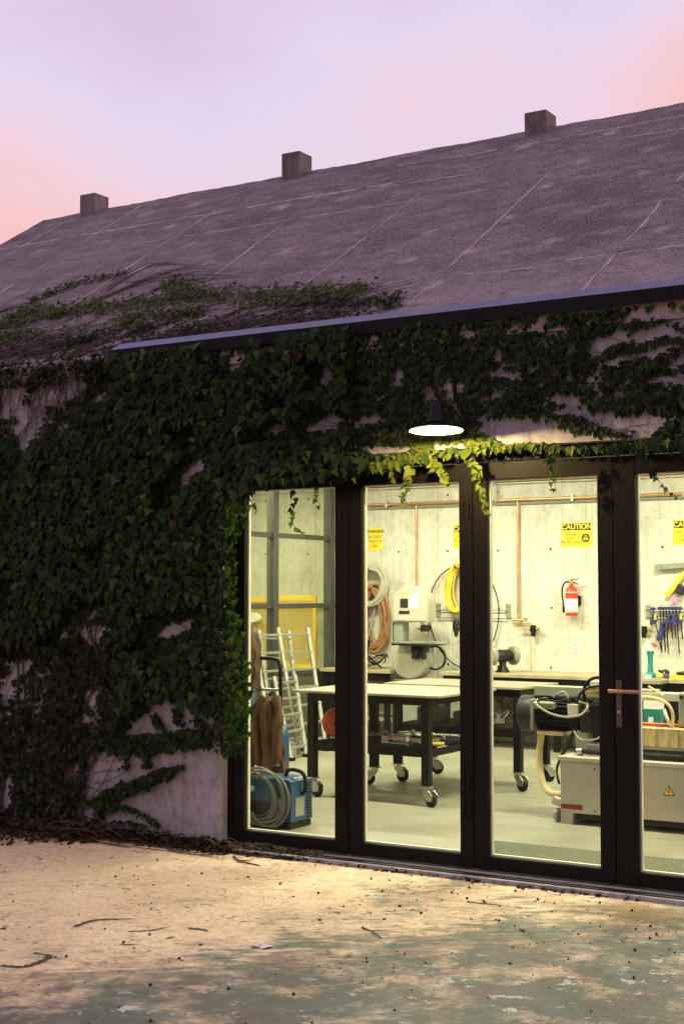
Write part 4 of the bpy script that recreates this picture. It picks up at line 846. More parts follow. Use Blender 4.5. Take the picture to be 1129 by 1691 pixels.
# ---- signs
def sign(label, x, z, w, h, rows, head=None, boxed=False, face=False):
    t = thing('warning_sign', label, 'sign', (x + w / 2, BY, z - h))
    y = BY - .004
    MB().box(x, x + w, BY - .004, BY - .001, z - h, z).build('board', MT['signy'], t, bevel=.001)
    if head:
        hh = h * .30
        if boxed:
            MB().box(x + .008, x + w - .008, y - .001, y + .0005, z - hh - .006, z - .010).build('header', MT['signk'], t)
            lettering('lettering', head, (x + w / 2, y - .002, z - hh / 2 - .008), hh * .98, MT['signy'], t, bold=.0018)
        else: lettering('lettering', head, (x + w / 2, y - .001, z - hh / 2 - .002), hh * .62, MT['signk'], t, bold=.001)
    for txt, u, v, s in rows: lettering('lettering', txt, (x + w * u, y - .001, z - h * v), s, MT['signk'], t)
    if face:
        cx, cz = x + w * .79, z - h * .65
        MB().lathe([(.0, 0), (.044, 0), (.044, .001), (0, .001)], 26, Matrix.Translation((cx, y - .0005, cz)) @ Matrix.Rotation(R(90), 4, 'X')).build('symbol_disc', MT['signk'], t)
        MB().lathe([(.0, 0), (.027, 0), (.027, .001), (0, .001)], 22, Matrix.Translation((cx, y - .0016, cz - .002)) @ Matrix.Rotation(R(90), 4, 'X')).build('symbol_head', MT['signy'], t)
        MB().box(cx - .026, cx + .026, y - .0038, y - .0028, cz + .003, cz + .015).build('symbol_goggles', MT['signk'], t)
        MB().prism([(cx - .011, cz - .027), (cx + .011, cz - .027), (cx, cz - .010)], y - .0038, y - .0028).build('symbol_chin', MT['signk'], t)
sign('yellow caution sign about eye protection above the fire extinguisher', -.385, 2.238, .327, .243, [('WEAR', .30, .50, .042), ('EYE', .30, .66, .042), ('PROTECTION', .31, .82, .038)], 'CAUTION', True, True)
sign('tall yellow sign about not watching the arc, above the coiled hoses', -2.65, 2.237, .168, .247, [('DO NOT', .5, .40, .042), ('WATCH', .5, .60, .042), ('ARC', .5, .80, .042)], 'WARNING')
sign('yellow caution sign mostly hidden behind a door stile, above the yellow hose', -1.615, 2.245, .327, .243, [('HEARING', .36, .5, .036), ('PROTECTION', .36, .68, .036)], 'CAUTION', True)
sign('yellow caution sign above the aluminium beam at the right', .775, 2.235, .327, .24, [('PROTECTIVE', .4, .48, .032), ('EYEWEAR', .4, .64, .036), ('REQUIRED', .5, .82, .036)], 'CAUTION', True)

# ---- fire extinguisher
fe = thing('fire_extinguisher', 'red fire extinguisher with black hose hung on the back wall', 'extinguisher', (-.255, BY, 1.3))
fx, fy = -.250, BY - .085
MB().lathe([(.0, 1.300), (.058, 1.300), (.062, 1.308), (.062, 1.52), (.056, 1.555), (.038, 1.585), (.022, 1.597), (.022, 1.612)], 26, Matrix.Translation((fx, fy, 0))).build('cylinder', MT['red'], fe, smooth=True)
MB().lathe([(.0625, 1.333), (.0632, 1.334), (.0632, 1.468), (.0625, 1.469)], 26, Matrix.Translation((fx, fy, 0)), cap=False).build('paper_label', MT['white'], fe, smooth=True)
MB().lathe([(.0625, 1.528), (.0632, 1.529), (.0618, 1.540), (.0605, 1.541)], 26, Matrix.Translation((fx, fy, 0)), cap=False).build('paper_band', MT['cream'], fe, smooth=True)
MB().lathe([(.024, 1.612), (.026, 1.62), (.022, 1.645), (.012, 1.65)], 14, Matrix.Translation((fx, fy, 0))).build('valve', MT['brass'], fe, smooth=True)
v = MB(); v.obox((fx + .035, fy, 1.663), (.095, .022, .008), (0, -.12, 0)); v.obox((fx + .035, fy, 1.632), (.09, .02, .008), (0, .45, 0)); v.build('lever', MT['rubber'], fe, bevel=.002)
MB().tube(spline([(fx - .015, fy, 1.632), (fx - .05, fy - .01, 1.64), (fx - .088, fy - .01, 1.60), (fx - .097, fy - .01, 1.52), (fx - .083, fy - .02, 1.44), (fx - .078, fy - .02, 1.38)], 6), .0085, 8).build('hose', MT['rubber'], fe, smooth=True)
MB().cyl((fx - .078, fy - .02, 1.39), (fx - .076, fy - .02, 1.33), .013, 10).build('nozzle', MT['rubber'], fe, smooth=True)
MB().box(fx - .07, fx + .07, BY - .022, BY - .001, 1.40, 1.50).build('bracket', MT['darkmetal'], fe)
sw = thing('wall_outlet', 'white outlet plate on the wall below the extinguisher', 'outlet', (-.24, BY, .98))
MB().box(-.272, -.208, BY - .008, BY - .001, .935, 1.035).build('cover_plate', MT['white'], sw, bevel=.002)
for z in (.965, 1.005): MB().box(-.256, -.224, BY - .0105, BY - .0075, z - .013, z + .013).build('socket_face', MT['cream'], sw)

# ---- wall rail with two plates and rods
wr = thing('wall_rail', 'pair of grey bracket plates joined by thin rods on the back wall', 'rail', (-1.39, BY, 1.3))
for x in (-1.793, -.982): 
    p = MB().box(x - .028, x + .028, BY - .012, BY - .001, 1.262, 1.415).build('bracket_plate', MT['creamdark'], wr, bevel=.002)
    for z in (1.28, 1.335, 1.395): MB().cyl((x, BY - .012, z), (x, BY - .018, z), .009, 8).build('bolt', MT['steel'], p, smooth=True)
for z in (1.347, 1.262): MB().cyl((-1.80, BY - .03, z), (-.98, BY - .03, z), .0055, 8).build('rod', MT['creamdark'], wr, smooth=True)
# ---- hung band saw blade, hoses and cords
bl = MB().tube([(-1.475 + .405 * math.cos(2 * math.pi * k / 60) + .02 * math.sin(4 * math.pi * k / 60), BY - .05 - .01 * math.sin(6.28 * k / 60), 1.285 + .535 * math.sin(2 * math.pi * k / 60)) for k in range(61)], .0068, 6)
tag(bl.build('saw_blade_loop', MT['darkmetal'], None, smooth=True), 'large hoop of spare band saw blade hung on the back wall', 'saw blade')
def coil(name, label, cat, x, z, rx, rz, n, r, mat, tilt=0, spread=.03, y=BY - .07, hook=True, sag=.12):
    t = thing(name, label, cat, (x, y, z - rz))
    for i in range(n):
        a, b_ = rx * random.uniform(.78, 1.05), rz * random.uniform(.86, 1.05); ox, oy, oz = random.gauss(0, spread * .35), random.uniform(-.05, .02), random.uniform(-.25, .1) * rz * sag
        pts = [(x + ox + a * math.cos(2 * math.pi * k / 28) + tilt * math.sin(2 * math.pi * k / 28), y + oy + .015 * math.sin(2 * math.pi * k / 14 + i), z + oz + b_ * math.sin(2 * math.pi * k / 28)) for k in range(29)]
        MB().tube(pts, r, 7, cap=False).build('loop', mat, t, smooth=True)
    if hook: MB().tube([(x, BY - .002, z + rz * .80), (x, y - .09, z + rz * .80), (x, y - .10, z + rz * .92)], .006, 6).build('hook', MT['darkmetal'], t, smooth=True)
coil('hose_coil', 'thick coil of grey air hose hung at the left of the back wall', 'hose', -2.56, 1.60, .165, .21, 20, .016, MT['hosegrey'], .03, .05)
coil('cord_coil', 'long hanging loops of orange-brown extension cord below the grey hose', 'cord', -2.55, 1.27, .165, .34, 20, .014, MT['hoseorange'], -.02, .07, BY - .05, sag=.5)
coil('hose_coil', 'coil of bright yellow hose hung behind the door stile', 'hose', -1.52, 1.58, .13, .26, 15, .0105, MT['hoseyellow'], .02, .05, BY - .07)
coil('cord_coil', 'single strand of yellow cord hanging beside the orange cord', 'cord', -2.77, 1.25, .03, .20, 2, .011, MT['hoseyellow'], 0, .02, BY - .04)
wd = thing('vacuum_wand', 'black nozzle on a long thin rod leaning below the hose coils', 'wand', (-2.66, 5.9, .73))
MB().tube([(-2.52, BY - .06, 1.42), (-2.60, BY - .12, 1.02)], .010, 8).build('rod', MT['creamdark'], wd, smooth=True)
MB().obox((-2.625, BY - .14, .90), (.075, .06, .25), (0, .18, 0)).build('nozzle', MT['rubber'], wd, bevel=.01)
cl = thing('cable_tangle', 'tangle of cables and connectors on the short bench', 'cables', (-2.25, 5.8, .73))
for i in range(8):
    c = (-2.28 + random.uniform(-.1, .1), 5.8 + random.uniform(-.08, .08), .78 + random.uniform(0, .05)); a0 = random.uniform(0, 6)
    MB().tube([(c[0] + .08 * math.cos(a0 + k * .6), c[1] + .05 * math.sin(a0 + k * .6), max(.742, c[2] + .05 * math.sin(a0 * 2 + k * .7))) for k in range(11)], .008, 6).build('cable', MT[('rubber', 'creamdark', 'hoseorange', 'rubber')[i % 4]], cl, smooth=True)

# ---- upright band saw
bs = thing('band_saw', 'cream upright band saw with round wheel housings against the back wall', 'band saw', (-1.83, 5.75, 0))
def housing(cx, cz, r, x0, x1, zend, up):
    a = arc(cx, cz, r, 0, 180, 22) if up else arc(cx, cz, r, 180, 360, 22)
    return a + ([(x0, zend), (x1, zend)] if up else [(x1, zend), (x0, zend)])
MB().prism(housing(-1.83, 1.395, .208, -2.038, -1.622, 1.225, True), 5.68, 5.86, 'Y').build('upper_housing', MT['cream'], bs, smooth=True, bevel=.008)
MB().prism(housing(-1.83, 1.395, .192, -2.022, -1.638, 1.24, True), 5.668, 5.6785, 'Y').build('upper_door', MT['cream'], bs, smooth=True, bevel=.004)
MB().prism(housing(-1.845, .84, .20, -2.045, -1.645, 1.00, False), 5.68, 5.86, 'Y').build('lower_housing', MT['cream'], bs, smooth=True, bevel=.008)
MB().prism(housing(-1.845, .84, .185, -2.03, -1.66, .985, False), 5.668, 5.6785, 'Y').build('lower_door', MT['cream'], bs, smooth=True, bevel=.004)
MB().box(-2.035, -1.93, 5.70, 5.85, 1.0005, 1.2245).build('column', MT['creamdark'], bs, bevel=.006); MB().box(-2.055, -2.036, 5.72, 5.83, .93, 1.22).build('column_guard', MT['darkmetal'], bs)
MB().box(-1.94, -1.50, 5.48, 5.90, 1.012, 1.030).build('saw_table', MT['steel'], bs, bevel=.003); MB().box(-1.935, -1.505, 5.485, 5.895, .992, 1.0115).build('table_rib', MT['darkmetal'], bs)
MB().box(-1.56, -1.36, 5.60, 5.66, 1.012, 1.036).build('fence_rail', MT['creamdark'], bs)
tn = MB(); tn.obox((-1.70, 5.66, .955), (.15, .12, .07)); tn.obox((-1.73, 5.64, .90), (.06, .10, .09), (0, .2, 0)); tn.obox((-1.65, 5.63, .91), (.05, .06, .12), (0, -.2, 0)); tn.build('trunnion', MT['darkmetal'], bs, bevel=.01)
MB().box(-1.935, -1.845, 5.664, 5.668, 1.375, 1.468).build('switch_panel', MT['signk'], bs); MB().box(-1.95, -1.825, 5.664, 5.668, 1.31, 1.343).build('name_strip', MT['signk'], bs)
MB().box(-1.825, -1.725, 5.664, 5.668, 1.37, 1.51).build('paper_notice', MT['white'], bs); MB().lathe([(.0, .0), (.033, .0), (.03, .004), (0, .006)], 16, Matrix.Translation((-1.895, 5.667, 1.545)) @ Matrix.Rotation(R(90), 4, 'X')).build('badge', MT['hosecream'], bs, smooth=True)
gd = MB(); gd.box(-1.655, -1.64, 5.74, 5.77, 1.03, 1.225); gd.build('blade', MT['steel'], bs); MB().box(-1.72, -1.64, 5.70, 5.78, 1.13, 1.20).build('blade_guide', MT['darkmetal'], bs, bevel=.006)
for x, z in ((-1.73, 1.16), (-1.685, 1.21), (-1.66, 1.12)): MB().cyl((x, 5.70, z), (x, 5.665, z), .014, 10).build('guide_knob', MT['brass'], bs, smooth=True)
MB().lathe([(.11, -.015), (.125, -.015), (.125, .015), (.11, .015)], 24, Matrix.Translation((-1.60, 5.80, .86)) @ Matrix.Rotation(R(90), 4, 'X'), cap=False).build('wheel_rim', MT['darkmetal'], bs, smooth=True)
MB().box(-2.02, -1.66, 5.68, 5.95, .0, .64).build('stand', MT['creamdark'], bs, bevel=.01)
dp = thing('drill_chuck', 'black drill chuck assembly fixed to the wall right of the band saw', 'drill', (-1.50, BY, 1.15))
MB().lathe([(.0, .09), (.03, .09), (.036, .05), (.036, -.02), (.022, -.05), (.014, -.09), (0, -.09)], 14, Matrix.Translation((-1.50, 6.08, 1.16))).build('chuck', MT['darkmetal'], dp, smooth=True)
MB().obox((-1.50, 6.16, 1.17), (.05, .17, .05)).build('arm', MT['darkmetal'], dp, bevel=.006)
for a in (0, 2.1, 4.2): MB().cyl((-1.50, 6.08, 1.18), (-1.50 + .08 * math.cos(a), 6.05, 1.18 + .08 * math.sin(a)), .006, 8).build('spoke', MT['brass'], dp, smooth=True)

# ---- bench grinder
gx, gy = -.85, 5.82
bg = thing('bench_grinder', 'dark bench grinder on the long bench beside the door stile', 'grinder', (gx, gy, .736))
MB().lathe([(.0, -.10), (.05, -.10), (.062, -.08), (.062, .08), (.05, .10), (0, .10)], 20, Matrix.Translation((gx, gy, .90)) @ Matrix.Rotation(R(62), 4, 'Z') @ Matrix.Rotation(R(90), 4, 'Y')).build('motor', MT['darkmetal'], bg, smooth=True)
for s in (-1, 1):
    c = (gx - s * .135 * math.cos(R(62)), gy - s * .135 * math.sin(R(62)), .90)
    MB().lathe([(.0, -.024), (.088, -.024), (.096, -.016), (.096, .016), (.088, .024), (0, .024)], 24, Matrix.Translation(c) @ Matrix.Rotation(R(62), 4, 'Z') @ Matrix.Rotation(R(90), 4, 'Y')).build('wheel_guard', MT['creamdark'], bg, smooth=True)
    MB().lathe([(.0, -.034), (.03, -.034), (.03, .034), (0, .034)], 14, Matrix.Translation(c) @ Matrix.Rotation(R(62), 4, 'Z') @ Matrix.Rotation(R(90), 4, 'Y')).build('wheel_nut', MT['steel'], bg, smooth=True)
    MB().obox((c[0] + .03, c[1] - .08, .85), (.07, .05, .012)).build('tool_rest', MT['darkmetal'], bg, bevel=.003)
MB().lathe([(.075, .737), (.06, .76), (.035, .80), (.04, .85)], 16, Matrix.Translation((gx, gy, 0))).build('pedestal', MT['darkmetal'], bg, smooth=True)

# ---- cold saw / horizontal saw on its cream cabinet
cs = thing('metal_saw', 'cream metal-cutting saw on a cabinet with red stripe, motor and tangled cables', 'saw', (2.2, 2.0, 0))
CX0, CX1, CY0, CY1 = 1.487, 3.05, 1.72, 2.30
MB().box(CX0, CX1, CY0, CY1, .075, .418).build('cabinet', MT['cream'], cs, bevel=.004)
MB().box(CX0 + .0, CX0 + .085, CY0 + .003, CY1, .0, .0745).build('cabinet_foot', MT['cream'], cs); MB().box(CX0 + .087, CX1, CY0 + .05, CY1, .03, .0745).build('plinth', MT['darkmetal'], cs); MB().box(CX1 - .08, CX1, CY0 + .003, CY0 + .049, 0, .0745).build('cabinet_foot', MT['cream'], cs)
MB().box(CX0 - .012, CX1 + .01, CY0 - .018, CY1 + .01, .4185, .447).build('cabinet_lip', MT['cream'], cs, bevel=.004)
MB().box(CX0 + .004, CX0 + .155, CY0 - .003, CY0 + .002, .100, .132).build('red_stripe', MT['darkred'], cs)
dr = MB().box(CX0 + .16, CX0 + .52, CY0 - .006, CY0 - .0005, .085, .405).build('cabinet_door', MT['cream'], cs, bevel=.002)
for z in (.10, .375): MB().cyl((CX0 + .245, CY0 - .006, z), (CX0 + .245, CY0 - .010, z), .006, 10).build('door_screw', MT['rubber'], dr, smooth=True)
MB().box(CX0 + .215, CX0 + .27, CY0 - .010, CY0 - .006, .312, .322).build('door_pull', MT['cream'], dr)
tx, tz, s_ = 2.232, .265, .038
tri = MB().prism([(tx - s_, tz - s_ * .7), (tx + s_, tz - s_ * .7), (tx, tz + s_ * 1.05)], CY0 - .004, CY0 - .001).build('hazard_triangle', MT['signk'], cs)
k = .80; MB().prism([(tx - s_ * k, tz - s_ * .7 * k + .001), (tx + s_ * k, tz - s_ * .7 * k + .001), (tx, tz + s_ * 1.05 * k)], CY0 - .0052, CY0 - .0041).build('triangle_face', MT['signy'], tri)
MB().prism([(tx + .003, tz + .022), (tx - .009, tz - .002), (tx - .001, tz - .002), (tx - .005, tz - .021), (tx + .009, tz + .004), (tx + .001, tz + .004), (tx + .007, tz + .022)], CY0 - .0062, CY0 - .0053).build('lightning_bolt', MT['signk'], tri)
# lead screw, ways
ls = MB(); n = 74
for i in range(n): x = 1.60 + i * .0125; ls.lathe([(.014, 0), (.020, .003), (.020, .006), (.014, .0085)], 8, Matrix.Translation((x, 1.80, .478)) @ Matrix.Rotation(R(90), 4, 'Y'))
ls.cyl((1.56, 1.80, .478), (2.9, 1.80, .478), .0145, 10); ls.build('lead_screw', MT['darkmetal'], cs, smooth=True)
MB().lathe([(.0, 0), (.024, 0), (.024, .04), (0, .04)], 14, Matrix.Translation((1.575, 1.80, .474)) @ Matrix.Rotation(R(90), 4, 'Y')).build('screw_collar', MT['steel'], cs, smooth=True)
MB().box(1.62, 3.0, 1.86, 2.2, .4475, .52).build('bed', MT['creamdark'], cs, bevel=.004)
MB().box(1.50, 1.60, 1.95, 2.15, .4475, .60).build('bed_bracket', MT['cream'], cs, bevel=.006)
MB().box(1.93, 3.0, 1.80, 2.15, .535, .655).build('coolant_tray', MT['rust'], cs, bevel=.003); MB().box(1.86, 2.55, 1.815, 1.858, .515, .533).build('tray_ledge', MT['cream'], cs)
# motor
My, Mz = 2.02, .695
Mx = Matrix.Translation((0, My, Mz)) @ Matrix.Rotation(R(90), 4, 'Y')
MB().lathe([(.0, 1.08), (.115, 1.08), (.126, 1.09), (.126, 1.185), (.120, 1.195), (0, 1.195)], 28, Mx).build('motor_cowl', MT['darkmetal'], cs, smooth=True)
MB().lathe([(.0, 1.196), (.098, 1.196), (.098, 1.50), (.085, 1.53), (0, 1.53)], 28, Mx).build('motor_body', MT['rubber'], cs, smooth=True)
fin = MB()
for i in range(22):
    a = 2 * math.pi * i / 22; fin.obox((1.34, My + .104 * math.cos(a), Mz + .104 * math.sin(a)), (.24, .012, .004), (a, 0, 0))
fin.build('cooling_fins', MT['rubber'], cs)
MB().box(1.225, 1.42, 1.93, 2.08, .557, .585).build('motor_foot', MT['hosecream'], cs, bevel=.004)
MB().obox((1.505, 1.905, .738), (.075, .012, .085), (R(12), 0, 0)).build('rating_plate', MT['white'], cs)
MB().obox((1.30, 1.90, .765), (.15, .06, .045), (R(10), 0, 0)).build('terminal_box', MT['creamdark'], cs, bevel=.006)
MB().box(1.19, 1.215, 1.90, 2.14, .59, .80).build('end_plate', MT['creamdark'], cs, bevel=.004)
# grey arm with controls
MB().box(1.186, 2.05, 1.98, 2.12, .822, .888).build('saw_arm', MT['creamdark'], cs, bevel=.004); MB().box(1.60, 1.90, 1.972, 2.115, .8885, .935).build('control_box', MT['cream'], cs, bevel=.006)
for x in (1.45, 1.55, 1.62, 1.70): MB().cyl((x, 1.97, .815), (x, 1.93, .80), .016, 10).build('control_knob', MT['rubber'], cs, smooth=True)
MB().obox((1.70, 1.93, .66), (.11, .13, .25), (0, R(-7), 0)).build('gear_case', MT['rubber'], cs, bevel=.012)
MB().obox((1.60, 1.99, .66), (.10, .16, .14)).build('gear_neck', MT['darkmetal'], cs, bevel=.01)
MB().box(2.24, 2.75, 1.90, 2.2, .66, .885).build('saw_head', MT['creamdark'], cs, bevel=.012); MB().box(1.92, 2.26, 1.97, 2.10, .82, .872).build('head_link', MT['cream'], cs, bevel=.004)
MB().cyl((2.262, 1.90, .855), (2.262, 1.893, .855), .012, 10).build('head_bolt', MT['rubber'], cs, smooth=True)
MB().box(1.95, 2.24, 1.94, 2.0, .657, .672).build('vice_rail', MT['redorange'], cs); MB().box(2.225, 2.238, 1.93, 1.96, .672, .70).build('vice_stop', MT['redorange'], cs)
CAB = [([(1.58, 1.93, .80), (1.60, 1.88, .90), (1.68, 1.86, .965), (1.80, 1.88, .95), (1.90, 1.92, .88)], .011, 'rubber'), ([(1.52, 1.93, .78), (1.58, 1.87, .86), (1.66, 1.85, .905), (1.80, 1.86, .915)], .009, 'rubber'),
       ([(1.25, 1.90, .80), (1.27, 1.84, .77), (1.38, 1.80, .72), (1.50, 1.80, .70), (1.60, 1.82, .72), (1.63, 1.86, .78), (1.56, 1.88, .80)], .0085, 'creamdark'), ([(1.25, 1.9, .785), (1.30, 1.84, .81), (1.42, 1.84, .80), (1.54, 1.86, .83)], .007, 'rubber'),
       ([(1.57, 1.9, .86), (1.68, 1.86, .91), (1.76, 1.86, .87), (1.80, 1.88, .76), (1.79, 1.9, .66)], .010, 'hosecream'), ([(1.60, 1.9, .85), (1.70, 1.87, .88), (1.84, 1.87, .86)], .008, 'hoseyellow'),
       ([(1.50, 1.93, .60), (1.46, 1.88, .50), (1.43, 1.84, .40), (1.42, 1.82, .34), (1.45, 1.76, .30), (1.47, 1.74, .26)], .009, 'rubber'), ([(1.52, 1.93, .62), (1.48, 1.87, .50), (1.45, 1.84, .42), (1.46, 1.80, .36)], .008, 'rubber'),
       ([(1.76, 1.9, .72), (1.77, 1.86, .64), (1.70, 1.84, .56), (1.58, 1.85, .55), (1.52, 1.88, .60)], .007, 'creamdark'), ([(1.35, 1.93, .82), (1.44, 1.9, .86), (1.48, 1.9, .80)], .008, 'creamdark'),
       ([(1.90, 1.9, .85), (2.08, 1.88, .845), (2.18, 1.87, .81), (2.21, 1.88, .74), (2.20, 1.9, .66), (2.20, 1.92, .56)], .011, 'hosecream'), ([(2.04, 1.9, .92), (2.10, 1.9, .885), (2.14, 1.9, .86)], .008, 'hosecream'),
       ([(2.14, 1.92, .77), (2.17, 1.90, .70), (2.20, 1.90, .66)], .012, 'white')]
for p, r, mt in CAB: MB().tube(spline(p, 7), r, 8).build('cable', MT[mt], cs, smooth=True)
MB().tube(spline([(1.24, 1.98, .56), (1.235, 1.95, .42), (1.255, 1.93, .28), (1.31, 1.90, .19), (1.38, 1.88, .165), (1.44, 1.88, .17)], 8), .024, 12).build('drain_hose', MT['hosecream'], cs, smooth=True)
for x, y in ((1.44, 1.80), (1.44, 2.22)):
    wb = MB().obox((x, y, .13), (.08, .06, .05), (0, .3, 0)).build('caster_bracket', MT['cream'], cs, bevel=.006)
    MB().lathe([(.0, -.016), (.04, -.016), (.045, -.01), (.045, .01), (.04, .016), (0, .016)], 18, Matrix.Translation((x, y, .045)) @ Matrix.Rotation(R(70), 4, 'Z') @ Matrix.Rotation(R(90), 4, 'X')).build('caster_wheel', MT['creamdark'], cs, smooth=True)
ct = thing('carton', 'white and teal carton standing behind the saw beside the door handle', 'carton', (1.98, 2.3, .66))
MB().box(1.86, 1.975, 2.305, 2.40, .60, .735).build('teal_half', MT['teal'], ct); MB().box(1.86, 1.975, 2.305, 2.40, .7355, .82).build('white_half', MT['white'], ct); MB().box(1.895, 1.93, 2.302, 2.305, .63, .68).build('print', MT['white'], ct)
MB().box(1.85, 1.985, 2.301, 2.41, .4475, .5995).build('pedestal', MT['darkmetal'], ct)

# ---- things around the bar clamps
def clamp(i, x, top, length, jaw, lean, label):
    t = thing('bar_clamp', label, 'clamp', (x, BY, top - length), 'bar clamps on the wall rail')
    x2 = x + lean
    MB().tube([(x, BY - .05, top), (x2, BY - .05, top - length)], .0065, 6).build('bar', MT['rubber'], t)
    MB().obox((x + .005, BY - .055, top - .005), (.05, .03, .03)).build('fixed_jaw', MT['indigo'], t, bevel=.006)
    jx = x + lean * jaw
    MB().obox((jx - .005, BY - .06, top - length * jaw), (.055, .04, .085), (0, .25, 0)).build('sliding_jaw', MT['indigo'], t, bevel=.008)
    MB().obox((jx - .03, BY - .06, top - length * jaw - .03), (.03, .03, .05)).build('trigger', MT['indigo'], t, bevel=.006)
    if i in (0, 7): MB().obox((jx + .015, BY - .075, top - length * jaw + .02), (.02, .02, .05)).build('grip', MT['yellow'], t)
ordn = ['first', 'second', 'third', 'fourth', 'fifth', 'sixth', 'seventh', 'eighth']
for i, (x, ln, jw, le) in enumerate(((.575, .43, .25, .09), (.650, .43, .62, .015), (.682, .43, .42, .015), (.708, .44, .38, .02), (.742, .30, .36, .03), (.775, .30, .34, .03), (.808, .44, .30, .03), (.842, .30, .35, .03))):
    clamp(i, x, 1.385 - .004 * (i == 0), ln, jw, le, ('leaning bar clamp with a yellow grip, set apart from the row beside it', )[0] if i == 0 else f'{ordn[i]} blue-jawed bar clamp from the regulator on the wall rail')
cr_ = thing('clamp_rail', 'steel wall rail that the blue bar clamps hang from', 'rail', (.9, BY, 1.36)); 
MB().cyl((.50, BY - .03, 1.372), (1.4, BY - .03, 1.372), .006, 8).build('rod', MT['creamdark'], cr_, smooth=True); MB().cyl((.50, BY - .03, 1.30), (1.4, BY - .03, 1.30), .006, 8).build('rod', MT['creamdark'], cr_, smooth=True)
MB().box(.49, .545, BY - .012, BY - .001, 1.285, 1.41).build('bracket_plate', MT['creamdark'], cr_)
bm_ = thing('aluminium_beam', 'pale grey aluminium beam fixed across the wall above the clamps', 'beam', (1.0, BY, 1.78))
MB().obox((1.05, BY - .05, 1.808), (.88, .03, .055), (0, R(-4), 0)).build('extrusion', MT['creamdark'], bm_, bevel=.004); MB().lathe([(.0, 0), (.030, 0), (.030, .02), (0, .02)], 14, Matrix.Translation((.635, BY - .055, 1.779)) @ Matrix.Rotation(R(90), 4, 'X')).build('end_cap', MT['creamdark'], bm_, smooth=True)
sq = thing('yellow_square', 'yellow slanting straightedge hung on the wall above the clamps', 'square', (.8, BY, 1.5))
MB().prism([(.695, 1.508), (.715, 1.492), (.745, 1.492), (.93, 1.735), (.90, 1.755)], BY - .05, BY - .02).build('blade', MT['yellow'], sq); MB().obox((.86, BY - .065, 1.56), (.09, .05, .10), (0, .4, 0)).build('tool_body', MT['darkmetal'], sq, bevel=.015)
MB().obox((.80, BY - .065, 1.47), (.075, .02, .055), (0, .5, 0)).build('pink_tag', MT['pink'], sq)
tt = thing('cordless_tool', 'teal-handled tool with white and red head standing on the bench below the clamps', 'tool', (.715, 5.72, .736))
MB().lathe([(.05, .737), (.052, .77), (.030, .79), (.024, .85), (.027, .93), (.034, .965), (.038, .985)], 16, Matrix.Translation((.715, 5.72, 0))).build('handle', MT['teal'], tt, smooth=True)
MB().lathe([(.036, .986), (.042, 1.0), (.040, 1.04), (.026, 1.058), (.0, 1.062)], 16, Matrix.Translation((.72, 5.72, 0))).build('head', MT['white'], tt, smooth=True); MB().obox((.755, 5.71, 1.045), (.05, .05, .022), (0, .5, 0)).build('red_cap', MT['redorange'], tt, bevel=.006); MB().obox((.715, 5.66, .752), (.05, .03, .028)).build('front_label', MT['white'], tt)
for i, (x, mt, lb) in enumerate(((.60, 'darkmetal', 'dark cutter head lying on the bench left of the teal tool'), (.815, 'yellow', 'small yellow tool on the bench right of the teal tool'), (.875, 'indigo', 'small blue tool on the bench beside the yellow one'))):
    t = thing('small_tool', lb, 'tool', (x, 5.7, .736)); MB().lathe([(.02, .737), (.032, .745), (.028, .775), (.014, .79), (.012, .82)], 12, Matrix.Translation((x, 5.7, 0))).build('body', MT[mt], t, smooth=True); MB().obox((x + .012, 5.69, .80), (.05, .025, .02), (0, .4, .3)).build('head', MT['darkmetal'], t, bevel=.004)
yt = thing('tool_tray', 'long orange-yellow tray at the back of the bench on the right', 'tray', (1.2, 5.75, .736)); MB().box(.93, 1.6, 5.62, 5.9, .7365, .768).build('tray', MT['yellow'], yt, bevel=.004); MB().box(.98, 1.55, 5.66, 5.86, .769, .80).build('contents', MT['darkmetal'], yt, bevel=.01)
bd_ = thing('drawer_case', 'black drawer case fixed under the bench top right of the handle', 'drawer', (.8, 5.5, .6)); MB().box(.70, .93, 5.36, 5.548, .60, .70).build('case', MT['tframe'], bd_, bevel=.004); MB().box(.69, .94, 5.35, 5.5485, .7005, .735).build('case_top', MT['ttop'], bd_, bevel=.003)

# ---- floor mat inside the doors
fm = thing('floor_mat', 'grey-green ribbed rubber mat on the floor inside the doors', 'mat', (2.4, .6, 0)); MB().box(1.36, 4.2, .22, .85, .0, .010).build('mat', MT['mat'], fm, bevel=.004)
rb = MB()
for i in range(60): y = .235 + i * .0101; rb.box(1.37, 4.19, y, y + .004, .0101, .0125)
rb.build('ribs', MT['mat'], fm)['kind'] = 'stuff'

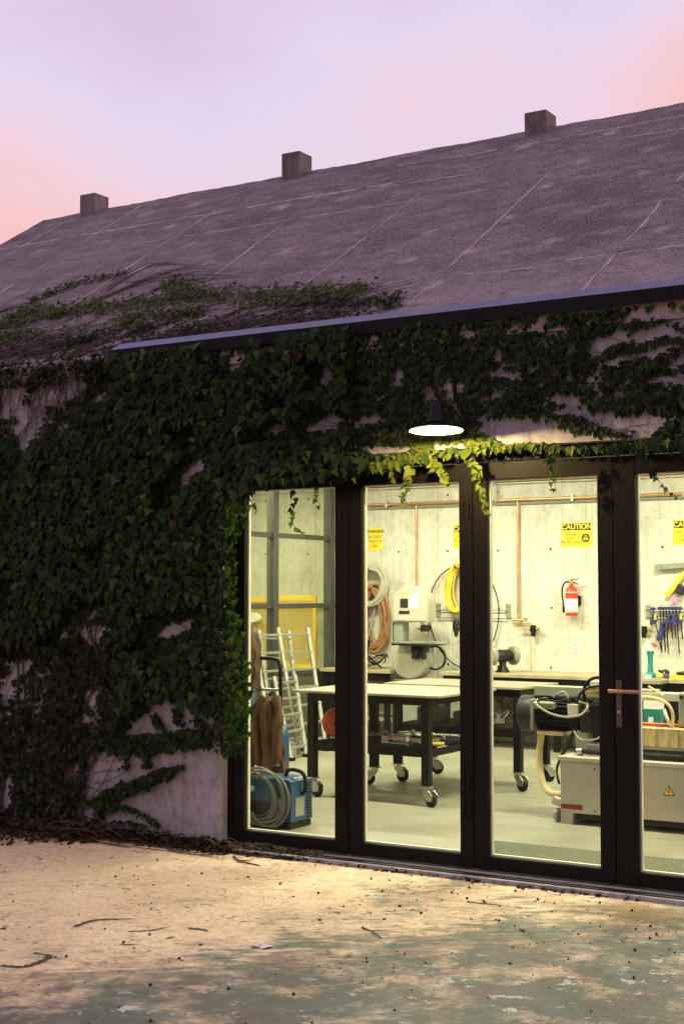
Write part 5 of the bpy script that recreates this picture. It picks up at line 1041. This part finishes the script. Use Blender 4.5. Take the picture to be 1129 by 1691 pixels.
# ---- ladders leaning by the partition
def ladder(label, f0, f1, t0, t1, nr, rail=.022, mid=False):
    t = thing('ladder', label, 'ladder', ((f0[0] + f1[0]) / 2, (f0[1] + f1[1]) / 2, 0), 'aluminium ladders by the partition')
    a0, a1, b0, b1 = map(Vector, (f0, f1, t0, t1))
    def bar(p, q, w, d, nm):
        dv = q - p; l = dv.length; rot = dv.to_track_quat('Z', 'X').to_euler(); m = MB(); M_ = rot.to_matrix()
        v = [(p + q) / 2 + M_ @ Vector((x, y, z)) for z in (-l / 2, l / 2) for y in (-d / 2, d / 2) for x in (-w / 2, w / 2)]
        m.add(v, [(0, 2, 3, 1), (4, 5, 7, 6), (0, 1, 5, 4), (2, 6, 7, 3), (0, 4, 6, 2), (1, 3, 7, 5)]); m.build(nm, MT['alu'], t, bevel=.002)
    bar(a0, b0, rail, .034, 'rail'); bar(a1, b1, rail, .034, 'rail')
    if mid: bar(a0.lerp(a1, .46), b0.lerp(b1, .46), rail, .034, 'rail')
    for i in range(nr):
        u = (i + .6) / nr; p, q = a0.lerp(b0, u), a1.lerp(b1, u); bar(p, q, .022, .026, 'rung')
    for p in (a0, a1): MB().obox(p + Vector((0, 0, .0)), (.06, .05, .03)).build('foot', MT['rubber'], t)
ladder('short aluminium ladder section in front of the wide ladder', (-1.977, 3.70, .015), (-2.03, 4.03, .015), (-2.26, 3.83, .75), (-2.26, 4.19, .745), 5, .026)
ladder('wide aluminium ladder leaning towards the glazed partition', (-2.10, 3.62, .015), (-2.13, 4.54, .015), (-2.50, 3.80, 1.20), (-2.50, 4.78, 1.18), 7, .03, True)
ladder('aluminium ladder standing between the wide ladder and the partition', (-2.32, 3.95, .015), (-2.32, 4.42, .015), (-2.62, 4.10, 1.17), (-2.62, 4.62, 1.15), 6, .026)
# ---- yellow mesh cages in the far room
def cage(label, x0, x1, z0, z1, y):
    t = thing('mesh_cage', label, 'cage', ((x0 + x1) / 2, y, z0), 'yellow mesh cages')
    w = .042
    for a, c, nm in ((x0, x0 + w, 'post'), (x1 - w, x1, 'post')): MB().box(a, c, y - .02, y + .02, z0, z1).build(nm, MT['yellow'], t, bevel=.003)
    for a, c, nm in ((z0, z0 + w, 'rail'), (z1 - w - .02, z1, 'rail')): MB().box(x0 + w, x1 - w, y - .02, y + .02, a, c).build(nm, MT['yellow'], t, bevel=.003)
    m = MB(); st_ = .030; ww, hh = x1 - x0 - 2 * w, z1 - z0 - 2 * w - .02
    for sg in (1, -1):
        k = -hh * .6
        while k < ww + hh * .6:
            pts = []
            for z in (0, hh):
                x = k + sg * (z - hh / 2) * .55; pts.append((x, z))
            (xa, za), (xb, zb) = pts
            if xa > xb: xa, za, xb, zb = xb, zb, xa, za
            if xb > 0 and xa < ww:
                if xa < 0: za += (zb - za) * (0 - xa) / (xb - xa); xa = 0
                if xb > ww: zb = za + (zb - za) * (ww - xa) / (xb - xa); xb = ww
                m.tube([(x0 + w + xa, y + .004 * sg, z0 + w + za), (x0 + w + xb, y + .004 * sg, z0 + w + zb)], .0036, 4)
            k += st_
    m.build('wire_mesh', MT['yellow'], t)['kind'] = 'stuff'
cage('yellow expanded-mesh cage door beyond the glazed partition', -3.80, -3.235, .69, 1.50, 6.10); cage('lower yellow mesh cage left of the taller cage door', -4.36, -3.83, .69, 1.478, 6.16)
sb = thing('storage_bench', 'low cream bench under the yellow cages beyond the partition', 'bench', (-3.75, 6.0, 0)); MB().box(-4.5, -3.0, 5.85, 6.24, .64, .688).build('bench_top', MT['wood'], sb, bevel=.003)
for x in (-4.45, -3.75, -3.05): MB().box(x - .03, x + .03, 5.87, 6.2, 0, .6395).build('bench_leg', MT['panel'], sb)
ov = thing('oval_pad', 'pale oval pad hung on the lower yellow cage', 'pad', (-4.1, 6.1, 1.2)); MB().lathe([(.0, -.012), (.10, -.012), (.115, 0), (.10, .012), (0, .012)], 28, Matrix.Translation((-4.11, 6.10, 1.245)) @ Matrix.Rotation(R(90), 4, 'X') @ Matrix.Scale(.50, 4, (0, 1, 0)) @ Matrix.Scale(1.15, 4, (1, 0, 0))).build('pad', MT['white'], ov, smooth=True)
MB().obox((-4.11, 6.128, 1.245), (.02, .04, .02)).build('hook', MT['darkmetal'], ov)

# ---- blue welder with its cable coil
wl = thing('welder', 'blue portable welder with coiled grey cable just inside the leftmost door', 'welder', (-.1, .62, 0))
MB().box(-.30, .085, .56, .80, .045, .325).build('case', MT['blue'], wl, bevel=.014); MB().box(-.31, .10, .55, .81, .0, .0445).build('base', MT['rubber'], wl, bevel=.01)
MB().box(.0855, .108, .55, .81, .045, .315).build('end_panel', MT['blue'], wl, bevel=.008)
MB().box(.1085, .1115, .60, .70, .08, .20).build('rating_label', MT['creamdark'], wl)
for k in range(12): MB().box(.1085, .1135, .735, .79, .06 + k * .02, .068 + k * .02).build('vent_slat', MT['rubber'], wl)
MB().tube(spline([(-.02, .68, .325), (.0, .68, .365), (.07, .68, .37), (.125, .68, .34), (.135, .68, .25), (.112, .68, .22)], 6), .013, 10).build('carry_handle', MT['rubber'], wl, smooth=True)
MB().box(-.035, .045, .5545, .559, .07, .20).build('data_label', MT['creamdark'], wl); lettering('label_print', '108\n75\n60', (.005, .5540, .135), .034, MT['white'], wl)
MB().box(-.28, -.07, .553, .559, .09, .17).build('grille', MT['darkmetal'], wl)
for i in range(8):
    r = .135 + .013 * (i % 4); cx, cz = -.155 + .014 * i - .02 * (i % 3), .21 - .012 * (i % 3)
    MB().tube([(cx + r * math.cos(2 * math.pi * k / 30), .535 - .013 * (i // 2) - .012 * math.sin(2 * math.pi * k / 30), max(.02, cz + r * 1.05 * math.sin(2 * math.pi * k / 30))) for k in range(31)], .0085, 8, cap=False).build('cable_loop', MT['cable'], wl, smooth=True)
MB().tube([(.02 + .155 * math.cos(R(130 - 8.5 * k)) - .05, .50, max(.02, .19 + .175 * math.sin(R(130 - 8.5 * k)))) for k in range(34)], .009, 8).build('cable_loop', MT['cable'], wl, smooth=True)
MB().tube([(-.30, .47, .30), (-.20, .47, .24), (-.13, .46, .265)], [.02, .024, .018], 10).build('torch_grip', MT['creamdark'], wl, smooth=True); MB().obox((-.20, .46, .15), (.075, .035, .03), (0, .5, 0)).build('plug', MT['hosecream'], wl, bevel=.006)

# ---- gas bottle on a hand truck with leather jackets
gc = thing('gas_cylinder', 'pale blue gas cylinder standing by the door jamb behind the hanging ivy', 'cylinder', (-.56, .92, 0))
MB().lathe([(.0, .0), (.095, .0), (.10, .01), (.10, .93), (.085, 1.01), (.05, 1.06), (.03, 1.08), (.03, 1.12)], 26, Matrix.Translation((-.56, .92, .02))).build('bottle', MT['cylblue'], gc, smooth=True); MB().lathe([(.035, 1.12), (.035, 1.2), (.02, 1.24), (0, 1.245)], 14, Matrix.Translation((-.56, .92, .02))).build('valve', MT['brass'], gc, smooth=True)
gc2 = thing('gas_cylinder', 'dark blue gas cylinder behind the draped leather jacket', 'cylinder', (-.46, 1.22, 0))
MB().lathe([(.0, .0), (.085, .0), (.09, .01), (.09, .50), (.07, .57), (.03, .60), (.025, .63)], 24, Matrix.Translation((-.46, 1.22, .02))).build('bottle', MT['blue'], gc2, smooth=True); MB().lathe([(.03, .63), (.03, .68), (0, .69)], 12, Matrix.Translation((-.46, 1.22, .02))).build('valve', MT['brass'], gc2, smooth=True)
ht = thing('hand_truck', 'black tubular hand truck beside the gas cylinder', 'hand truck', (-.38, 1.02, 0))
MB().tube(spline([(-.56, 1.04, .05), (-.56, 1.04, .9), (-.55, 1.04, 1.04), (-.50, 1.04, 1.075), (-.36, 1.04, 1.075), (-.315, 1.04, 1.04), (-.305, 1.04, .9), (-.305, 1.04, .05)], 5), .014, 10).build('frame', MT['rubber'], ht, smooth=True)
for z in (.42, .86): MB().cyl((-.56, 1.04, z), (-.305, 1.04, z), .010, 8).build('crossbar', MT['steel'], ht, smooth=True)
MB().box(-.57, -.29, .86, 1.04, .006, .018).build('toe_plate', MT['rubber'], ht)
for x in (-.60, -.265): MB().lathe([(.0, -.02), (.07, -.02), (.085, -.01), (.085, .01), (.07, .02), (0, .02)], 20, Matrix.Translation((x, 1.10, .085)) @ Matrix.Rotation(R(90), 4, 'Y')).build('wheel', MT['rubber'], ht, smooth=True)
def jacket(name, label, cx, cy, ztop, zbot, wtop, wbot, thick, seed):
    """limp leather garment: closed folded tube hanging from a bar, with sleeves"""
    rr = random.Random(seed); nu, nv = 44, 26; m = MB(); V = []; F = []
    ph = [rr.uniform(0, 6.28) for _ in range(6)]
    for j in range(nv + 1):
        v = j / nv; z = ztop + (zbot - ztop) * v; w = wtop + (wbot - wtop) * v ** .7
        sh = math.sin(min(1, v * 5) * math.pi / 2)
        for i in range(nu):
            a = 2 * math.pi * i / nu
            f_ = 1 + .16 * math.sin(5 * a + ph[0] + 1.5 * v) * (.3 + v) + .10 * math.sin(9 * a + ph[1] - 4 * v) * (.2 + v) + .05 * math.sin(17 * a + 7 * v + ph[2])
            cr2 = .005 * math.sin(22 * v + 3 * math.sin(a * 2 + ph[3]))
            V.append((cx + (w / 2 * f_ * sh + cr2) * math.cos(a) + .02 * math.sin(3 * v + ph[4]), cy + (thick / 2 * f_ * (.35 + .65 * sh) + cr2) * math.sin(a), z + .02 * math.sin(3 * a + ph[5]) * v - .03 * (1 - sh) * abs(math.cos(a))))
    for j in range(nv):
        for i in range(nu): a, b_ = j * nu + i, j * nu + (i + 1) % nu; F.append((a, b_, b_ + nu, a + nu))
    F += [tuple(range(nu)), tuple((nv * nu) + i for i in range(nu - 1, -1, -1))]
    t = thing(name, label, 'jacket', (cx, cy, zbot)); m.v, m.f = V, F; m.build('body', MT['leather'], t, smooth=True)
    for s in (-1, 1):
        pts = [(cx + s * wtop * .42, cy - .02, ztop - .03), (cx + s * wbot * .50, cy - .05, ztop - .15), (cx + s * wbot * .46, cy - .07, (ztop + zbot) / 2), (cx + s * wbot * .38, cy - .06, zbot + .10), (cx + s * wbot * .36, cy - .055, zbot + .04)]
        q = spline(pts, 6); k = len(q); mm = MB().tube(q, [(.030 + .004 * math.sin(i * .8 + s) + .002 * math.sin(i * 2.3)) for i in range(k)], 12); mm.build('sleeve', MT['leather'], t, smooth=True)
    return t
jacket('leather_jacket', 'brown leather welding jacket draped low over the hand truck', -.345, .99, .845, .31, .12, .20, .14, 3)
jacket('leather_jacket', 'brown leather jacket hung high at the edge of the leftmost door', -.535, .93, 1.34, .86, .10, .20, .22, 8)

# ================================================================== THE YARD
def gz(x, y): return -.03
gr = MB()
for i in range(360):
    if i < 230: x, y = random.uniform(-.8, 3.4), random.uniform(-3.2, -.2)
    else: x, y = random.uniform(1.0, 3.4), random.uniform(-1.2, -.18)
    s = random.choice((.0015, .002, .002, .003, .003, .004, .006)); gr.obox((x, y, -.03 + s * .6), (s * 2, s * 1.7, s * 1.5), (random.random() * 3, random.random() * 3, random.random() * 3))
o = gr.build('grit', MT['grit']); tag(o, 'dark grit and crumbs scattered over the yard slab', 'grit', kind='stuff')
for i, (x, y) in enumerate(((.35, -1.15), (1.35, -2.05), (2.45, -1.05), (2.66, -1.62), (1.15, -1.0), (2.9, -.75), (.95, -2.55), (2.05, -.6))):
    m = MB(); k = 10; 
    m.lathe([(.0, -.4), (.7, -.32), (1.0, 0), (.75, .45), (.3, .62), (0, .64)], 7, Matrix.Translation((x, y, -.027)) @ Matrix.Rotation(random.random() * 6, 4, 'Z') @ Matrix.Diagonal((.010, .007, .006, 1)))
    tag(m.build('stone', MT['grit'], None), 'small dark stone lying on the yard slab', 'stone', 'small stones on the slab')
def twig(label, pts, r):
    t = thing('twig', label, 'twig', (pts[0][0], pts[0][1], -.03)); stem_pts = spline([(x, y, -.026 + .004 * (i % 2)) for i, (x, y) in enumerate(pts)], 4)
    MB().tube(stem_pts, [r * (1 - .6 * i / len(stem_pts)) for i in range(len(stem_pts))], 6).build('stick', MT['twig'], t, smooth=True)
    p = stem_pts[len(stem_pts) // 2]; MB().tube([p, (p.x + .03, p.y + .03, -.022), (p.x + .05, p.y + .06, -.024)], [r * .6, r * .4, r * .2], 5).build('side_shoot', MT['twig'], t, smooth=True)
twig('dark twig lying on the slab in front of the middle doors', [(1.80, -1.40), (1.88, -1.45), (1.98, -1.53)], .005)
twig('thin twig near the threshold under the handle', [(1.97, -.64), (2.05, -.66), (2.16, -.63)], .004)
twig('dry runner lying before the leftmost door', [(.24, -.26), (.36, -.37), (.53, -.41)], .008); twig('short dry stick beside the litter at the leftmost door', [(.36, -.20), (.48, -.18), (.62, -.19)], .005)
pa = MB(); V = [(1.555, -1.945), (1.585, -1.90), (1.60, -1.925), (1.645, -1.905), (1.655, -1.95), (1.62, -1.965), (1.60, -1.95), (1.575, -1.975)]
pa.v = [(x, y, -.027 + .012 * (i % 3 == 1)) for i, (x, y) in enumerate(V)] + [(1.605, -1.94, -.012)] + [(x, y, -.029 + .012 * (i % 3 == 1)) for i, (x, y) in enumerate(V)] + [(1.605, -1.94, -.014)]
pa.f = [(i, (i + 1) % 8, 8) for i in range(8)] + [(9 + (i + 1) % 8, 9 + i, 17) for i in range(8)] + [(i, 9 + i, 9 + (i + 1) % 8, (i + 1) % 8) for i in range(8)]
tag(pa.build('paper_scrap', MT['paper']), 'crumpled scrap of white paper lying on the slab', 'paper')
def scuff(pts, w):
    q = spline([(x, y, 0) for x, y in pts], 10); k = len(q); m = MB(); V = []; F = []
    for i, p in enumerate(q):
        d = (q[min(i + 1, k - 1)] - q[max(i - 1, 0)]); d = d.normalized() if d.length > 1e-8 else Vector((1, 0, 0)); nn = Vector((-d.y, d.x, 0)); u = i / (k - 1)
        ww = w * (math.sin(math.pi * min(1, u + .12)) ** .7) * random.uniform(.65, 1.2) + .0015
        V += [(p.x + nn.x * ww, p.y + nn.y * ww, -.0272), (p.x - nn.x * ww * .6, p.y - nn.y * ww * .6, -.0272)]
    for i in range(k - 1): F.append((2 * i, 2 * i + 1, 2 * i + 3, 2 * i + 2))
    m.v, m.f = V, F; m.build('scuff_mark', MT['skid'], ground, recalc=False)
for s, w in zip(SKIDS, (.020, .010, .018, .010, .022, .012, .03)): scuff(s, w)
